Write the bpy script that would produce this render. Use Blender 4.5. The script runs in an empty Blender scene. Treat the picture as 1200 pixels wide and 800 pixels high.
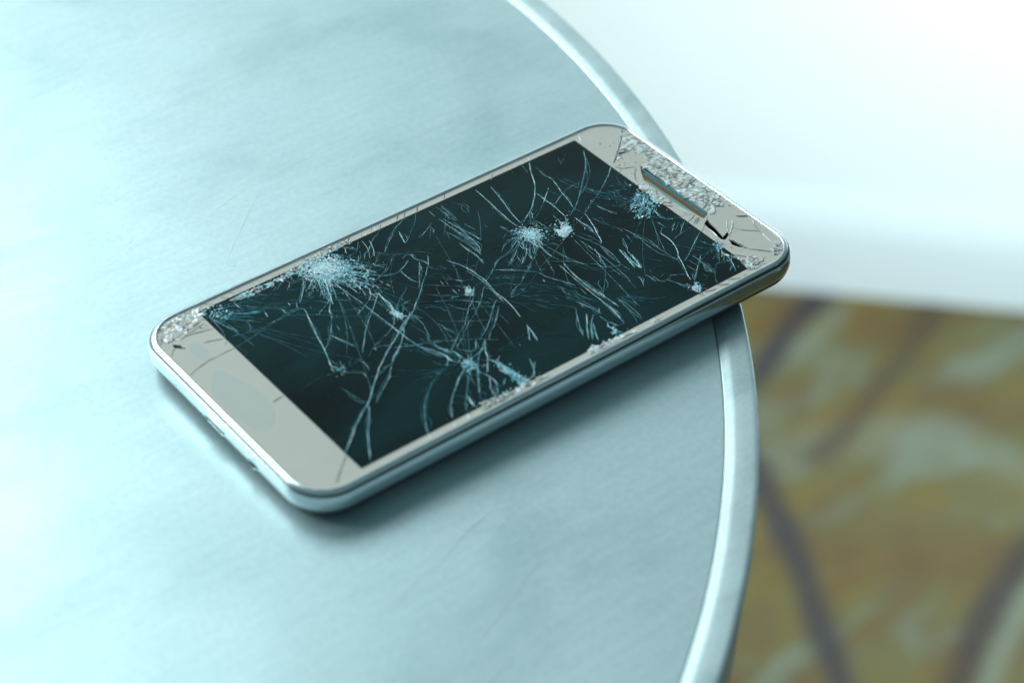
import bpy, bmesh, math, random
from mathutils import Vector, Matrix
from mathutils import noise as mnoise
from mathutils.geometry import delaunay_2d_cdt

S = 0.001                      # all sizes below are in millimetres
scene = bpy.context.scene
col = scene.collection

# ------------------------------------------------------------------ camera
cam_pos = Vector((-231.096, -310.471, 312.240))
CAM_R = Vector((0.789253, -0.614067, -0.001108))
CAM_D = Vector((-0.397740, -0.509833, -0.762806))
CAM_F = Vector((0.467849, 0.602488, -0.646626))
cam = bpy.data.cameras.new("camera")
cam.lens = 75.75
cam.sensor_width = 36
cam.clip_start = 0.01
cam.clip_end = 50
cam.dof.use_dof = True
cam.dof.focus_distance = 0.512
cam.dof.aperture_fstop = 9.5
cam.dof.aperture_blades = 0
cam_o = bpy.data.objects.new("camera", cam)
cam_o.matrix_world = Matrix(((CAM_R.x, -CAM_D.x, -CAM_F.x, cam_pos.x * S),
                             (CAM_R.y, -CAM_D.y, -CAM_F.y, cam_pos.y * S),
                             (CAM_R.z, -CAM_D.z, -CAM_F.z, cam_pos.z * S),
                             (0, 0, 0, 1)))
col.objects.link(cam_o)
scene.camera = cam_o

# ------------------------------------------------------------------ light
world = bpy.data.worlds.new("World")
scene.world = world
world.use_nodes = True
bg = world.node_tree.nodes["Background"]
bg.inputs[0].default_value = (0.55, 0.90, 1.0, 1)
bg.inputs[1].default_value = 0.115

def area(name, loc, target, sx, sy, power, color):
    l = bpy.data.lights.new(name, 'AREA')
    l.shape = 'RECTANGLE'; l.size = sx; l.size_y = sy
    l.energy = power; l.color = color
    o = bpy.data.objects.new(name, l)
    o.location = loc
    d = Vector(target) - Vector(loc)
    o.rotation_euler = d.to_track_quat('-Z', 'Y').to_euler()
    col.objects.link(o)
    return o

area("window_light", (-0.21, 1.565, 0.85), (-0.91, 0.895, 0.30), 1.6, 1.25, 38, (0.84, 0.985, 1.0))
area("added_side_light", (-1.00, 1.20, 0.80), (-0.05, 0.0, 0.0), 0.7, 0.9, 11, (0.86, 0.985, 1.0))  # added light without a seen source, brightens the phone's left end
w = area("added_wall_light", (0.667, -0.47, -0.33), (0.72, 0.63, -0.20), 0.35, 0.35, 5.2, (0.79, 0.97, 1.0))  # unseen lamp, added only to whiten the wall
w.data.spread = math.radians(98)

scene.view_settings.view_transform = 'Standard'
scene.view_settings.look = 'None'
scene.view_settings.exposure = 0.48
scene.view_settings.gamma = 1.0
scene.view_settings.use_curve_mapping = False
scene.cycles.max_bounces = 8
scene.cycles.caustics_reflective = True
scene.cycles.sample_clamp_indirect = 4.0
scene.cycles.use_denoising = True

# ------------------------------------------------------------------ helpers
def link(o, parent=None):
    col.objects.link(o)
    if parent is not None:
        o.parent = parent
    return o

def mesh_obj(name, verts, faces, mats, parent=None, smooth=False, fmat=None, kind=None):
    me = bpy.data.meshes.new(name)
    me.from_pydata([(v[0] * S, v[1] * S, v[2] * S) for v in verts], [], faces)
    for m in (mats if isinstance(mats, (list, tuple)) else [mats]):
        me.materials.append(m)
    if fmat:
        for p, i in zip(me.polygons, fmat):
            p.material_index = i
    if smooth:
        for p in me.polygons:
            p.use_smooth = True
    me.update()
    o = link(bpy.data.objects.new(name, me), parent)
    if kind:
        o["kind"] = kind
    return o

def empty(name, loc, label, cat):
    o = bpy.data.objects.new(name, None)
    o.empty_display_size = 0.02
    o.location = [c * S for c in loc]
    o["label"] = label
    o["category"] = cat
    return link(o)

def material(name):
    m = bpy.data.materials.new(name)
    m.use_nodes = True
    nt = m.node_tree
    return m, nt, nt.nodes["Principled BSDF"]

def node(nt, kind, **kw):
    n = nt.nodes.new(kind)
    for k, v in kw.items():
        if k in n.inputs:
            n.inputs[k].default_value = v
        else:
            setattr(n, k, v)
    return n

def noise_fac(nt, scale, stretch=(1, 1, 1), rot=0.0, detail=4, rough=0.55, dist=0.0):
    tc = node(nt, 'ShaderNodeTexCoord')
    mp = node(nt, 'ShaderNodeMapping')
    mp.inputs['Scale'].default_value = stretch
    mp.inputs['Rotation'].default_value = (0, 0, rot)
    nt.links.new(tc.outputs['Object'], mp.inputs['Vector'])
    n = node(nt, 'ShaderNodeTexNoise')
    n.inputs['Scale'].default_value = scale
    n.inputs['Detail'].default_value = detail
    n.inputs['Roughness'].default_value = rough
    n.inputs['Distortion'].default_value = dist
    nt.links.new(mp.outputs['Vector'], n.inputs['Vector'])
    return n.outputs['Fac']

def ramp(nt, fac, stops):
    r = node(nt, 'ShaderNodeValToRGB')
    e = r.color_ramp.elements
    while len(e) < len(stops):
        e.new(0.5)
    for el, (p, c) in zip(e, stops):
        el.position = p
        el.color = (c, c, c, 1) if isinstance(c, (int, float)) else (*c, 1)
    nt.links.new(fac, r.inputs['Fac'])
    return r.outputs['Color']

def mix(nt, fac, a, b, mode='MIX'):
    m = node(nt, 'ShaderNodeMix', data_type='RGBA', blend_type=mode)
    for sock, v in ((m.inputs[0], fac), (m.inputs[6], a), (m.inputs[7], b)):
        if isinstance(v, (int, float)):
            sock.default_value = v
        elif isinstance(v, tuple):
            sock.default_value = (*v, 1)
        else:
            nt.links.new(v, sock)
    return m.outputs[2]

def bump(nt, b, height, strength, dist):
    n = node(nt, 'ShaderNodeBump')
    n.inputs['Strength'].default_value = strength
    n.inputs['Distance'].default_value = dist
    nt.links.new(height, n.inputs['Height'])
    nt.links.new(n.outputs['Normal'], b.inputs['Normal'])

def simple(name, color, rough, metal=0.0, spec=0.5):
    m, nt, b = material(name)
    b.inputs['Base Color'].default_value = (*color, 1)
    b.inputs['Roughness'].default_value = rough
    b.inputs['Metallic'].default_value = metal
    b.inputs['Specular IOR Level'].default_value = spec
    return m

# ------------------------------------------------------------------ materials
def sheet_metal(name, base, dark, metal, r0, r1, scale=1.0):
    m, nt, b = material(name)
    blot = noise_fac(nt, 9 * scale, detail=5, rough=0.6, dist=0.6)
    cloud = noise_fac(nt, 22 * scale, (1, 1.5, 1), -0.5, detail=6, rough=0.6, dist=0.3)
    fine = noise_fac(nt, 45 * scale, (1, 12, 1), -0.62, detail=5, rough=0.6)
    grain = noise_fac(nt, 650 * scale, detail=3)
    scr = noise_fac(nt, 40 * scale, (1, 60, 1), 0.35, detail=2)
    scr2 = noise_fac(nt, 34 * scale, (50, 1, 1), 0.15, detail=2)
    c = mix(nt, ramp(nt, blot, [(0.33, 0), (0.68, 1)]), dark, base)
    c = mix(nt, 0.30, c, ramp(nt, cloud, [(0.33, (0.60, 0.72, 0.74)), (0.5, 1.0), (0.68, (0.88, 0.93, 0.94))]), 'MULTIPLY')
    c = mix(nt, 0.10, c, ramp(nt, fine, [(0.3, 0.25), (0.7, 1.0)]), 'MULTIPLY')
    c = mix(nt, 0.14, c, ramp(nt, grain, [(0.3, 0.3), (0.7, 1.0)]), 'MULTIPLY')
    c = mix(nt, 0.45, c, ramp(nt, scr, [(0.70, 0.0), (0.76, 0.55)]), 'SCREEN')
    c = mix(nt, 0.35, c, ramp(nt, scr2, [(0.72, 0.0), (0.78, 0.5)]), 'SCREEN')
    nt.links.new(c, b.inputs['Base Color'])
    rr = mix(nt, 0.5, ramp(nt, blot, [(0.3, r1), (0.7, r0)]), ramp(nt, cloud, [(0.35, r0 - 0.06), (0.65, r1 + 0.06)]))
    nt.links.new(rr, b.inputs['Roughness'])
    b.inputs['Metallic'].default_value = metal
    bump(nt, b, grain, 0.14, 0.00008)
    return m

M_sheet = sheet_metal("galvanised_sheet", (0.64, 0.82, 0.85), (0.56, 0.745, 0.78), 0.34, 0.36, 0.48)
M_rim = sheet_metal("rim_metal", (0.74, 0.89, 0.91), (0.65, 0.81, 0.83), 0.70, 0.34, 0.46, 2.0)
M_under = simple("painted_steel", (0.10, 0.11, 0.11), 0.5, 0.3)

def frame_metal():
    m, nt, b = material("polished_frame")
    n = noise_fac(nt, 300, (1, 1, 4), detail=4)
    nt.links.new(mix(nt, ramp(nt, n, [(0.35, 0), (0.65, 1)]), (0.72, 0.83, 0.85), (0.80, 0.90, 0.92)), b.inputs['Base Color'])
    nt.links.new(ramp(nt, n, [(0.3, 0.13), (0.7, 0.24)]), b.inputs['Roughness'])
    b.inputs['Metallic'].default_value = 0.88
    return m
M_frame = frame_metal()
M_back = simple("slate_back", (0.07, 0.105, 0.115), 0.26, 0.25)
M_gap = simple("dark_gap", (0.006, 0.008, 0.009), 0.5)
M_hole = simple("port_dark", (0.006, 0.007, 0.008), 0.9, 0.0, 0.05)
M_tongue = simple("port_tongue", (0.5, 0.55, 0.56), 0.25, 1.0)

def display_glass():
    m, nt, b = material("dark_display_glass")
    n = noise_fac(nt, 22, (1, 1.6, 1), 0.2, detail=5, dist=0.8)
    nt.links.new(mix(nt, ramp(nt, n, [(0.3, 0), (0.75, 1)]), (0.0008, 0.0045, 0.0055), (0.003, 0.036, 0.040)), b.inputs['Base Color'])
    s = noise_fac(nt, 120, detail=5)
    nt.links.new(ramp(nt, s, [(0.35, 0.03), (0.75, 0.10)]), b.inputs['Roughness'])
    b.inputs['IOR'].default_value = 1.5
    b.inputs['Specular IOR Level'].default_value = 0.28
    return m
M_disp = display_glass()
M_border = simple("display_border", (0.004, 0.005, 0.005), 0.08)

def bezel_paint():
    m, nt, b = material("champagne_bezel_glass")
    n = noise_fac(nt, 60, detail=3)
    nt.links.new(mix(nt, ramp(nt, n, [(0.3, 0), (0.7, 1)]), (0.60, 0.585, 0.53), (0.64, 0.62, 0.56)), b.inputs['Base Color'])
    b.inputs['Roughness'].default_value = 0.06
    b.inputs['IOR'].default_value = 1.5
    return m
M_bezel = bezel_paint()

def fracture(name, c0, c1, rough):
    m, nt, b = material(name)
    n = noise_fac(nt, 700, detail=2)
    nt.links.new(mix(nt, ramp(nt, n, [(0.35, 0), (0.65, 1)]), c0, c1), b.inputs['Base Color'])
    b.inputs['Roughness'].default_value = rough
    b.inputs['IOR'].default_value = 1.5
    return m
M_fb = fracture("fracture_bright", (0.62, 0.92, 0.98), (0.92, 0.99, 1.0), 0.25)
M_ft = fracture("fracture_teal", (0.17, 0.57, 0.69), (0.48, 0.88, 0.97), 0.25)
M_ff = fracture("fracture_faint", (0.07, 0.30, 0.37), (0.20, 0.53, 0.62), 0.3)
M_fg = fracture("fracture_grey", (0.16, 0.22, 0.23), (0.34, 0.40, 0.40), 0.3)
M_fd = simple("fracture_shut", (0.003, 0.006, 0.007), 0.5)
M_fD = fracture("bezel_fissure", (0.020, 0.018, 0.015), (0.075, 0.068, 0.055), 0.4)
M_fW = fracture("bezel_fracture", (0.74, 0.82, 0.82), (0.97, 1.0, 1.0), 0.2)
M_cG = fracture("crumbled_grey", (0.20, 0.20, 0.18), (0.55, 0.55, 0.50), 0.25)
M_cW = fracture("crumbled_white", (0.52, 0.56, 0.56), (0.95, 1.0, 1.0), 0.12)
M_copper = simple("earpiece_copper", (0.20, 0.12, 0.045), 0.45, 0.4)
M_bluebar = simple("earpiece_bar", (0.22, 0.50, 0.62), 0.2, 0.9)
M_teal = simple("exposed_board", (0.22, 0.42, 0.45), 0.35, 0.1)

def reflection_mat():
    m, nt, b = material("painted_reflection")  # pale blue tint standing in for light reflected off the bezel
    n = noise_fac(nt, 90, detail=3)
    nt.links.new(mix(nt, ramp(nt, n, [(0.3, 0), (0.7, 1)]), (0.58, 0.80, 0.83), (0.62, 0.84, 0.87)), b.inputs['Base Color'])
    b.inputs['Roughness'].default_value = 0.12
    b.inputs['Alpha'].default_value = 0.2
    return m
M_reflection = reflection_mat()

def wall_paint(name, c0, c1):
    m, nt, b = material(name)
    n = noise_fac(nt, 6, detail=4)
    nt.links.new(mix(nt, n, c0, c1), b.inputs['Base Color'])
    b.inputs['Roughness'].default_value = 0.6
    bump(nt, b, noise_fac(nt, 250, detail=3), 0.15, 0.001)
    return m
M_wall = wall_paint("white_wall_paint", (0.79, 0.825, 0.835), (0.83, 0.865, 0.875))
M_foot_shade = wall_paint("wall_foot_shade", (0.68, 0.735, 0.77), (0.72, 0.775, 0.81))  # greyer than the wall: holds the shade at its foot

# ------------------------------------------------------------------ setting: floor and wall
FLOOR_Z = -758.0
W_P = Vector((734.2, 623.9)); W_D = Vector((880.5 - 734.2, 469.3 - 623.9)).normalized()
W_N = Vector((-W_D.y, W_D.x))
if W_N.dot(Vector((cam_pos.x, cam_pos.y)) - W_P) < 0:
    W_N = -W_N
wall_ang = math.atan2(W_D.y, W_D.x)

VEINS = [(0, 16.12, 0.95, [811,587,774,583,729,570,690,553,658,539,631,531]),
         (2, 13.64, 0.6, [770,560,724,546,686,543]),
         (0, 18.6, 0.9, [607,514,594,467,574,422,549,372,525,329,501,286,483,256]),
         (1, 21.08, 0.75, [839,522,792,499,732,476,679,458,639,449]),
         (1, 18.6, 0.95, [710,301,676,290,636,277,598,259,558,237,530,219]),
         (0, 11.16, 0.5, [695,291,666,285,626,272,585,253]),
         (2, 16.12, 0.8, [689,275,651,264,614,249,576,228,547,206]),
         (2, 37.2, 0.45, [649,458,706,437,732,394,753,331])]

def seg_dist(p, pts):
    best = 1e9
    for i in range(0, len(pts) - 3, 2):
        a = Vector(pts[i:i + 2]); b = Vector(pts[i + 2:i + 4]); ab = b - a
        t = max(0, min(1, (p - a).dot(ab) / ab.length_squared))
        best = min(best, (p - a - ab * t).length)
    return best

def build_floor():
    m, nt, b = material("veined_stone")
    at = node(nt, 'ShaderNodeAttribute', attribute_name="veins")
    sep = node(nt, 'ShaderNodeSeparateColor')
    nt.links.new(at.outputs['Color'], sep.inputs[0])
    band = noise_fac(nt, 7, (1.0, 2.6, 1), -wall_ang, detail=5, rough=0.6, dist=0.5)
    mott = noise_fac(nt, 11, (1.0, 1.8, 1), -wall_ang + 0.15, detail=4, rough=0.6, dist=0.3)
    c = ramp(nt, band, [(0.30, (0.14, 0.068, 0.010)), (0.43, (0.165, 0.115, 0.016)), (0.54, (0.135, 0.115, 0.036)), (0.62, (0.175, 0.19, 0.125))])
    c = mix(nt, ramp(nt, mott, [(0.46, 0.0), (0.66, 0.8)]), c, (0.12, 0.062, 0.014))
    c = mix(nt, sep.outputs[2], c, (0.21, 0.24, 0.175))
    c = mix(nt, sep.outputs[1], c, (0.060, 0.034, 0.016))
    c = mix(nt, sep.outputs[0], c, (0.028, 0.020, 0.030))
    nt.links.new(c, b.inputs['Base Color'])
    b.inputs['Roughness'].default_value = 0.45
    def lin(a0, a1, n): return [a0 + (a1 - a0) * i / n for i in range(n + 1)]
    xs = [-6000, -3000, -1500, -600] + lin(0, 1200, 120) + [2500, 6000]
    ys = [-6000, -3000, -1500, -600] + lin(-100, 1100, 120) + [2500, 6000]
    verts = [(x, y, FLOOR_Z) for y in ys for x in xs]
    nx = len(xs)
    faces = [(j * nx + i, j * nx + i + 1, (j + 1) * nx + i + 1, (j + 1) * nx + i) for j in range(len(ys) - 1) for i in range(nx - 1)]
    o = mesh_obj("floor", verts, faces, m, kind="structure")
    ca = o.data.color_attributes.new("veins", 'FLOAT_COLOR', 'POINT')
    for i, v in enumerate(verts):
        p = Vector(v[:2])
        out = [0.0, 0.0, 0.0]
        if -50 < p.x < 1250 and -150 < p.y < 1150:
            wob = 6 * mnoise.noise(Vector((p.x / 60, p.y / 60, 0)))
            for ch, w, amt, pts in VEINS:
                d = seg_dist(p, pts) + wob
                t = max(0.0, min(1.0, 1.5 - d / (w * 0.5)))
                out[ch] = max(out[ch], amt * t)
        ca.data[i].color = (*out, 1)
    return o
build_floor()

def build_wall():
    root = empty("wall", (W_P.x, W_P.y, FLOOR_Z), "white painted wall with shade painted along its foot behind the round table", "wall")
    d = Vector((W_D.x, W_D.y, 0)); n = Vector((W_N.x, W_N.y, 0))
    def prism(name, prof, mat, length=2600):
        vs, fs = [], []
        for sgn in (-1, 1):
            for (o, z) in prof:
                p = d * (sgn * length) + n * o
                vs.append((p.x, p.y, z))
        k = len(prof)
        for i in range(k):
            j = (i + 1) % k
            fs.append((i, j, k + j, k + i))
        fs.append(tuple(range(k))); fs.append(tuple(range(2 * k - 1, k - 1, -1)))
        ob = mesh_obj(name, vs, fs, mat, root)
        return ob
    prism("wall_face", [(-14, 0), (-14, 2240), (-150, 2240), (-150, 0)], M_wall)
    prism("shaded_wall_foot", [(0, 0), (0, 50), (-0.5, 58), (-2, 66), (-4.2, 73), (-7, 79), (-10.3, 84), (-13.9, 87), (-13.9, 0)], M_foot_shade)  # strip whose grey colour and rounded top imitate soft shade
build_wall()

# ------------------------------------------------------------------ table
TC = (-199.15, 130.49)
table = empty("round_table", (TC[0], TC[1], -7.285), "round grey sheet metal table with a raised pale rim", "table")
table.rotation_euler = (0, 0.0055, 0)

def lathe(name, prof, mat, parent, n=360, cap=False):
    vs, fs = [], []
    k = len(prof)
    for a in range(n):
        t = 2 * math.pi * a / n
        for (r, z) in prof:
            vs.append((r * math.cos(t), r * math.sin(t), z))
    for a in range(n):
        b = (a + 1) % n
        for i in range(k - 1):
            fs.append((a * k + i, b * k + i, b * k + i + 1, a * k + i + 1))
    if cap:
        fs.append(tuple(a * k for a in range(n)))
    o = mesh_obj(name, vs, fs, mat, parent, smooth=True)
    return o

def smooth_by_angle(o, deg):
    bm = bmesh.new(); bm.from_mesh(o.data)
    for e in bm.edges:
        if len(e.link_faces) == 2 and e.calc_face_angle(0) > math.radians(deg):
            e.smooth = False
    bm.to_mesh(o.data); bm.free()

def build_sheet():
    # slightly uneven sheet: rings and spokes with gentle waves and a few dents
    rings = [0, 60, 110] + [120 + 4 * i for i in range(43)] + [292.4]
    n = 720
    vs, fs = [], []
    dents = [(245, 306.5)]
    def h(x, y):
        v = 0.45 * mnoise.noise(Vector((x / 70, y / 70, 3))) + 0.09 * mnoise.noise(Vector((x / 22, y / 22, 7)))
        r = math.hypot(x, y)
        return v * min(1, max(0, (292 - r) / 25))
    flat = lambda X, Y: 1 - math.exp(-((X / 85) ** 4 + (Y / 50) ** 4))
    for r in rings:
        for a in range(n):
            t = 2 * math.pi * a / n
            x, y = r * math.cos(t), r * math.sin(t)
            vs.append((x, y, h(x, y) * flat(x + TC[0], y + TC[1])))
    for j in range(len(rings) - 1):
        for a in range(n):
            b = (a + 1) % n
            if j == 0:
                fs.append((a, n + a, n + b))
            else:
                fs.append((j * n + a, (j + 1) * n + a, (j + 1) * n + b, j * n + b))
    return mesh_obj("table_top", vs, fs, M_sheet, table, smooth=True)
build_sheet()
o = lathe("rim_band", [(292.45, -0.6), (292.65, -0.12), (292.9, -0.06), (293.3, 0.02), (294.0, 0.18), (294.7, 0.33), (295.1, 0.39),
                       (297.0, 0.49), (298.7, 0.60), (299.3, 0.61), (299.7, 0.50), (299.95, 0.22), (300.08, -0.3), (300.1, -1.2), (299.6, -9), (299.0, -26), (297.8, -27), (297.0, -26)],
          M_rim, table, 720)
lathe("table_underside", [(1, -3.0), (292, -3.0), (297, -6.0)], M_under, table, 180)
lathe("pedestal", [(26, -3.2), (26, -725)], M_under, table, 48)
lathe("base_plate", [(26, -722), (60, -728), (225, -738), (235, -742), (235, -749.5), (1, -749.5)], M_under, table, 96)

def dent(px, py, rx, ry, rot):
    # a shallow stamped pock: low rim and a small hollow
    vs, fs = [], []
    prof = [(0, 0.02), (0.35, 0.03), (0.6, 0.06), (0.8, 0.07), (1.0, -0.03)]
    n = 24
    for q, z in prof:
        for a in range(n):
            t = 2 * math.pi * a / n
            x, y = q * rx * math.cos(t), q * ry * math.sin(t)
            vs.append((px - TC[0] + x * math.cos(rot) - y * math.sin(rot), py - TC[1] + x * math.sin(rot) + y * math.cos(rot), z + 0.03))
    for j in range(len(prof) - 1):
        for a in range(n):
            b = (a + 1) % n
            fs.append((j * n + a, (j + 1) * n + a, (j + 1) * n + b, j * n + b))
    mesh_obj("dent", vs, fs, M_sheet, table, smooth=True)
dent(-38.7, 55.2, 1.1, 0.5, -0.65)
dent(-35.2, 52.0, 1.4, 0.6, -0.65)

def scratches():
    r2 = random.Random(21)
    vs, fs = [], []
    for _ in range(46):
        x, y = r2.uniform(-170, 80), r2.uniform(-140, 200)
        a = r2.uniform(0.1, 0.9) if r2.random() < 0.7 else r2.uniform(1.6, 2.6)
        L = r2.uniform(5, 34); bend = r2.gauss(0, 0.010)
        w = r2.uniform(0.03, 0.085)
        pts = []
        for i in range(9):
            pts.append((x, y)); x += L / 8 * math.cos(a); y += L / 8 * math.sin(a); a += bend * L / 8
        if abs(pts[4][0]) < 82 and abs(pts[4][1]) < 48: continue
        if any(math.hypot(p[0] - TC[0], p[1] - TC[1]) > 288 for p in pts): continue
        b0 = len(vs)
        for i, p in enumerate(pts):
            q = pts[min(i + 1, 8)]; o2 = pts[max(i - 1, 0)]
            t = math.atan2(q[1] - o2[1], q[0] - o2[0]) + math.pi / 2
            ww = w * math.sin(math.pi * (i + 0.4) / 8.8)
            h2 = 0.45 * mnoise.noise(Vector(((p[0] - TC[0]) / 70, (p[1] - TC[1]) / 70, 3))) + 0.09 * mnoise.noise(Vector(((p[0] - TC[0]) / 22, (p[1] - TC[1]) / 22, 7))) + 0.05
            for sg in (-1, 1):
                vs.append((p[0] - TC[0] + sg * ww * math.cos(t), p[1] - TC[1] + sg * ww * math.sin(t), h2))
        for i in range(8):
            fs.append((b0 + 2 * i, b0 + 2 * i + 1, b0 + 2 * i + 3, b0 + 2 * i + 2))
    mesh_obj("scratch_marks", vs, fs, simple("bare_scratch", (0.86, 0.94, 0.95), 0.3, 0.6), table, kind="stuff")
scratches()

# ------------------------------------------------------------------ phone
phone = empty("smartphone", (0, 0, -8.0), "silver smartphone with a shattered dark screen lying on the table and overhanging its rim", "phone")
PZ = 8.0                     # parts are written with z = 0 at the glass; the root sits on the table
HL, HW, RC = 70.1, 36.1, 10.0

def outline(off, nseg=14):
    pts = []
    for (cx, cy, a0) in ((HL - RC, HW - RC, 0), (-HL + RC, HW - RC, 90), (-HL + RC, -HW + RC, 180), (HL - RC, -HW + RC, 270)):
        for i in range(nseg + 1):
            a = math.radians(a0 + 90 * i / nseg)
            pts.append((cx + (RC + off) * math.cos(a), cy + (RC + off) * math.sin(a)))
    # extra points on the straights keep long faces tidy
    return pts

def sweep(name, prof, mat, cap_last=False, cap_first=False):
    vs, fs = [], []
    k = len(prof)
    rows = [outline(o) for o, z in prof]
    n = len(rows[0])
    for j in range(k):
        for (x, y) in rows[j]:
            vs.append((x, y, prof[j][1] + PZ))
    for j in range(k - 1):
        for a in range(n):
            b = (a + 1) % n
            fs.append((j * n + a, (j + 1) * n + a, (j + 1) * n + b, j * n + b))
    if cap_last:
        fs.append(tuple((k - 1) * n + a for a in range(n)))
    if cap_first:
        fs.append(tuple(a for a in reversed(range(n))))
    return mesh_obj(name, vs, fs, mat, phone, smooth=True)

f = sweep("frame", [(-1.62, -0.6), (-1.60, 0.02), (-1.52, 0.20), (-1.38, 0.35), (-1.22, 0.40), (-1.02, 0.37), (-0.60, 0.25), (-0.40, 0.13), (-0.32, -0.05),
                    (-0.33, -0.50), (0.00, -0.70), (0.06, -0.62), (0.18, -0.60), (0.30, -0.70), (0.40, -1.00), (0.50, -1.6), (0.56, -2.3), (0.55, -3.0), (0.48, -3.7), (0.38, -4.25), (0.28, -4.55), (0.10, -4.62)], M_frame)
smooth_by_angle(f, 40)
sweep("frame_seam", [(-0.36, -0.36), (-0.33, -0.30), (0.06, -0.56), (0.07, -0.66)], simple("seam_shade", (0.05, 0.07, 0.075), 0.4))
sweep("back_cover", [(0.10, -4.56), (0.22, -4.66), (0.20, -4.9), (0.0, -5.5), (-0.4, -6.15), (-1.0, -6.8), (-1.8, -7.3), (-3.0, -7.7), (-4.8, -7.93), (-8.5, -8.0), (-11.0, -8.0)], M_back, cap_last=True)
sweep("screen_backing", [(-1.5, -0.75), (-1.6, -0.70), (-11.0, -0.70)], M_gap, cap_last=True)

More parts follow.
